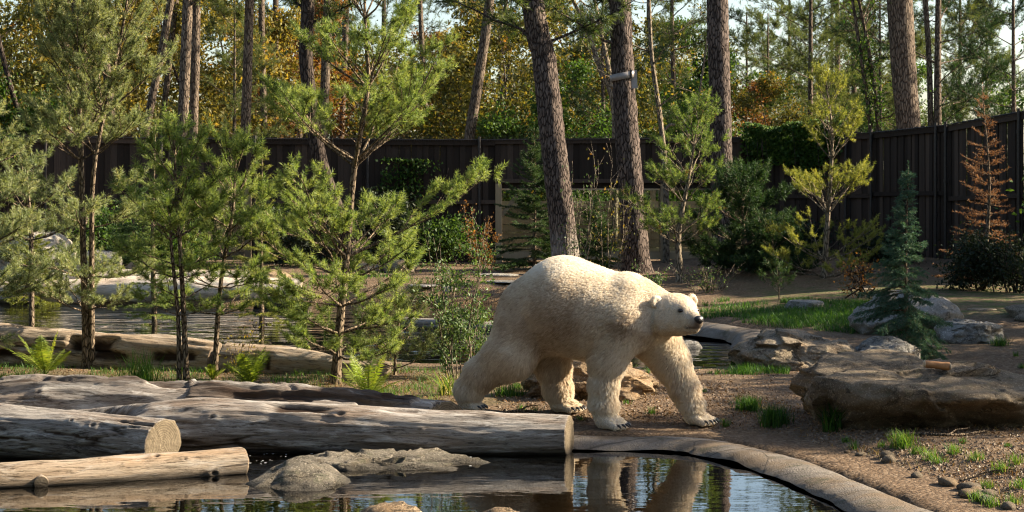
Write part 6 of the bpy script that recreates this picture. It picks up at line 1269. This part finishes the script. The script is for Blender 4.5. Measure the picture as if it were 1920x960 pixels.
# fur: strands combed back and down, drawn together in locks
def make_fur(count, seed):
    rng = R_(seed); q = BV[BFc]; a1 = np.linalg.norm(np.cross(q[:, 1] - q[:, 0], q[:, 2] - q[:, 0]), axis=1); a2 = np.linalg.norm(np.cross(q[:, 2] - q[:, 0], q[:, 3] - q[:, 0]), axis=1); A = a1 + a2
    fi = rng.choice(len(BFc), count, p=A / A.sum()); u, v = rng.random((2, count, 1)); P = (q[fi, 0] * (1 - u) + q[fi, 1] * u) * (1 - v) + (q[fi, 3] * (1 - u) + q[fi, 2] * u) * v
    N = unit(BN[BFc[fi, 0]] + BN[BFc[fi, 1]] + BN[BFc[fi, 2]] + BN[BFc[fi, 3]]); D = BD[BFc[fi, 0]]
    keep = D < 0.45; P, N, D = P[keep], N[keep], D[keep]; n = len(P)
    hd = np.linalg.norm(P - HC, axis=1); headw = sstep(0.34, 0.20, hd); z = P[:, 2]; legw = sstep(0.62, 0.40, z); pawz = sstep(0.20, 0.08, z - np.interp(P[:, 0], [-1, 1.2], [0.05, -0.05]))
    flow = np.array([-0.75, 0, -0.55]) * np.ones((n, 1)); flow = flow * (1 - legw[:, None]) + legw[:, None] * np.array([-0.25, 0, -1.0])
    flow = flow * (1 - headw[:, None]) + headw[:, None] * (-HA - 0.25 * HU); flow = flow * (1 - pawz[:, None]) + pawz[:, None] * np.array([0.7, 0, -0.7])
    flow = flow + 0.30 * np.stack([fbm(P * 5 + 9 * k, 2, 80 + k) for k in range(3)], -1)
    T = flow - (flow * N).sum(1, keepdims=True) * N; T = unit(T)
    ln = 0.046 - 0.013 * sstep(0.9, 1.25, z) + 0.018 * np.exp(-((z - 0.62) / 0.14) ** 2) * (P[:, 0] < 0.55) + 0.016 * legw
    ln = ln * (1 - 0.60 * headw) * (1 - 0.72 * pawz) * rng.uniform(0.7, 1.15, n); muzd = np.linalg.norm(P - HP(0.28, 0, -0.08), axis=1); ln *= 0.30 + 0.70 * sstep(0.06, 0.2, muzd)
    ed = np.minimum(np.linalg.norm(P - HP(-0.045, 0.196, 0.118), axis=1), np.linalg.norm(P - HP(-0.045, -0.196, 0.118), axis=1)); ln *= 0.45 + 0.55 * sstep(0.04, 0.10, ed)
    lift = 0.27 + 0.16 * legw - 0.05 * headw
    d = unit(T + N * lift[:, None] + rng.normal(0, 0.15, (n, 3)))
    tip = P + d * ln[:, None]
    # locks
    nc = n // 9; ci = rng.choice(n, nc, replace=False); from mathutils import kdtree
    kd = kdtree.KDTree(nc)
    for k, c in enumerate(ci): kd.insert(P[c], k)
    kd.balance(); near = np.fromiter((kd.find(p)[1] for p in P), int, n); lead = ci[near]
    w = (0.22 + 0.24 * legw - 0.12 * headw)[:, None]; tip = tip * (1 - w) + (tip[lead] + N * 0.0 + (tip[lead] - P[lead]) * 0.12) * w
    mid = P + (T * 0.45 + N * 0.42) * (ln * 0.5)[:, None] * 0.7 + (tip - P) * 0.22
    mid2 = mid * 0.45 + tip * 0.55 + N * (ln * 0.05)[:, None]
    lk = rng.normal(0, 0.06, nc)[near]
    return P - N * 0.004, mid, mid2, tip, np.clip(fur_tint(P) + lk + rng.normal(0, 0.07, n), 0, 1), D
f0, f1, f2, f3, ft, fd = make_fur(200000, 5)
n = len(f0); hc = bpy.data.hair_curves.new('fur'); hc.add_curves([4] * n)
pos = np.stack([f0, f1, f2, f3], 1).reshape(-1, 3).astype(np.float32); hc.attributes['position'].data.foreach_set('vector', pos.ravel())
ra = hc.attributes.get('radius') or hc.attributes.new('radius', 'FLOAT', 'POINT'); ra.data.foreach_set('value', np.tile(np.array([0.0014, 0.0013, 0.0009, 0.0003], np.float32), n))
at_ = hc.attributes.new('tint', 'FLOAT', 'CURVE'); at_.data.foreach_set('value', ft.astype(np.float32)); at_ = hc.attributes.new('dark', 'FLOAT', 'CURVE'); at_.data.foreach_set('value', fd.astype(np.float32))
hc.materials.append(fur_mat('bear_fur', True)); fur = bpy.data.objects.new('fur', hc); C.objects.link(fur); fur.parent = bear
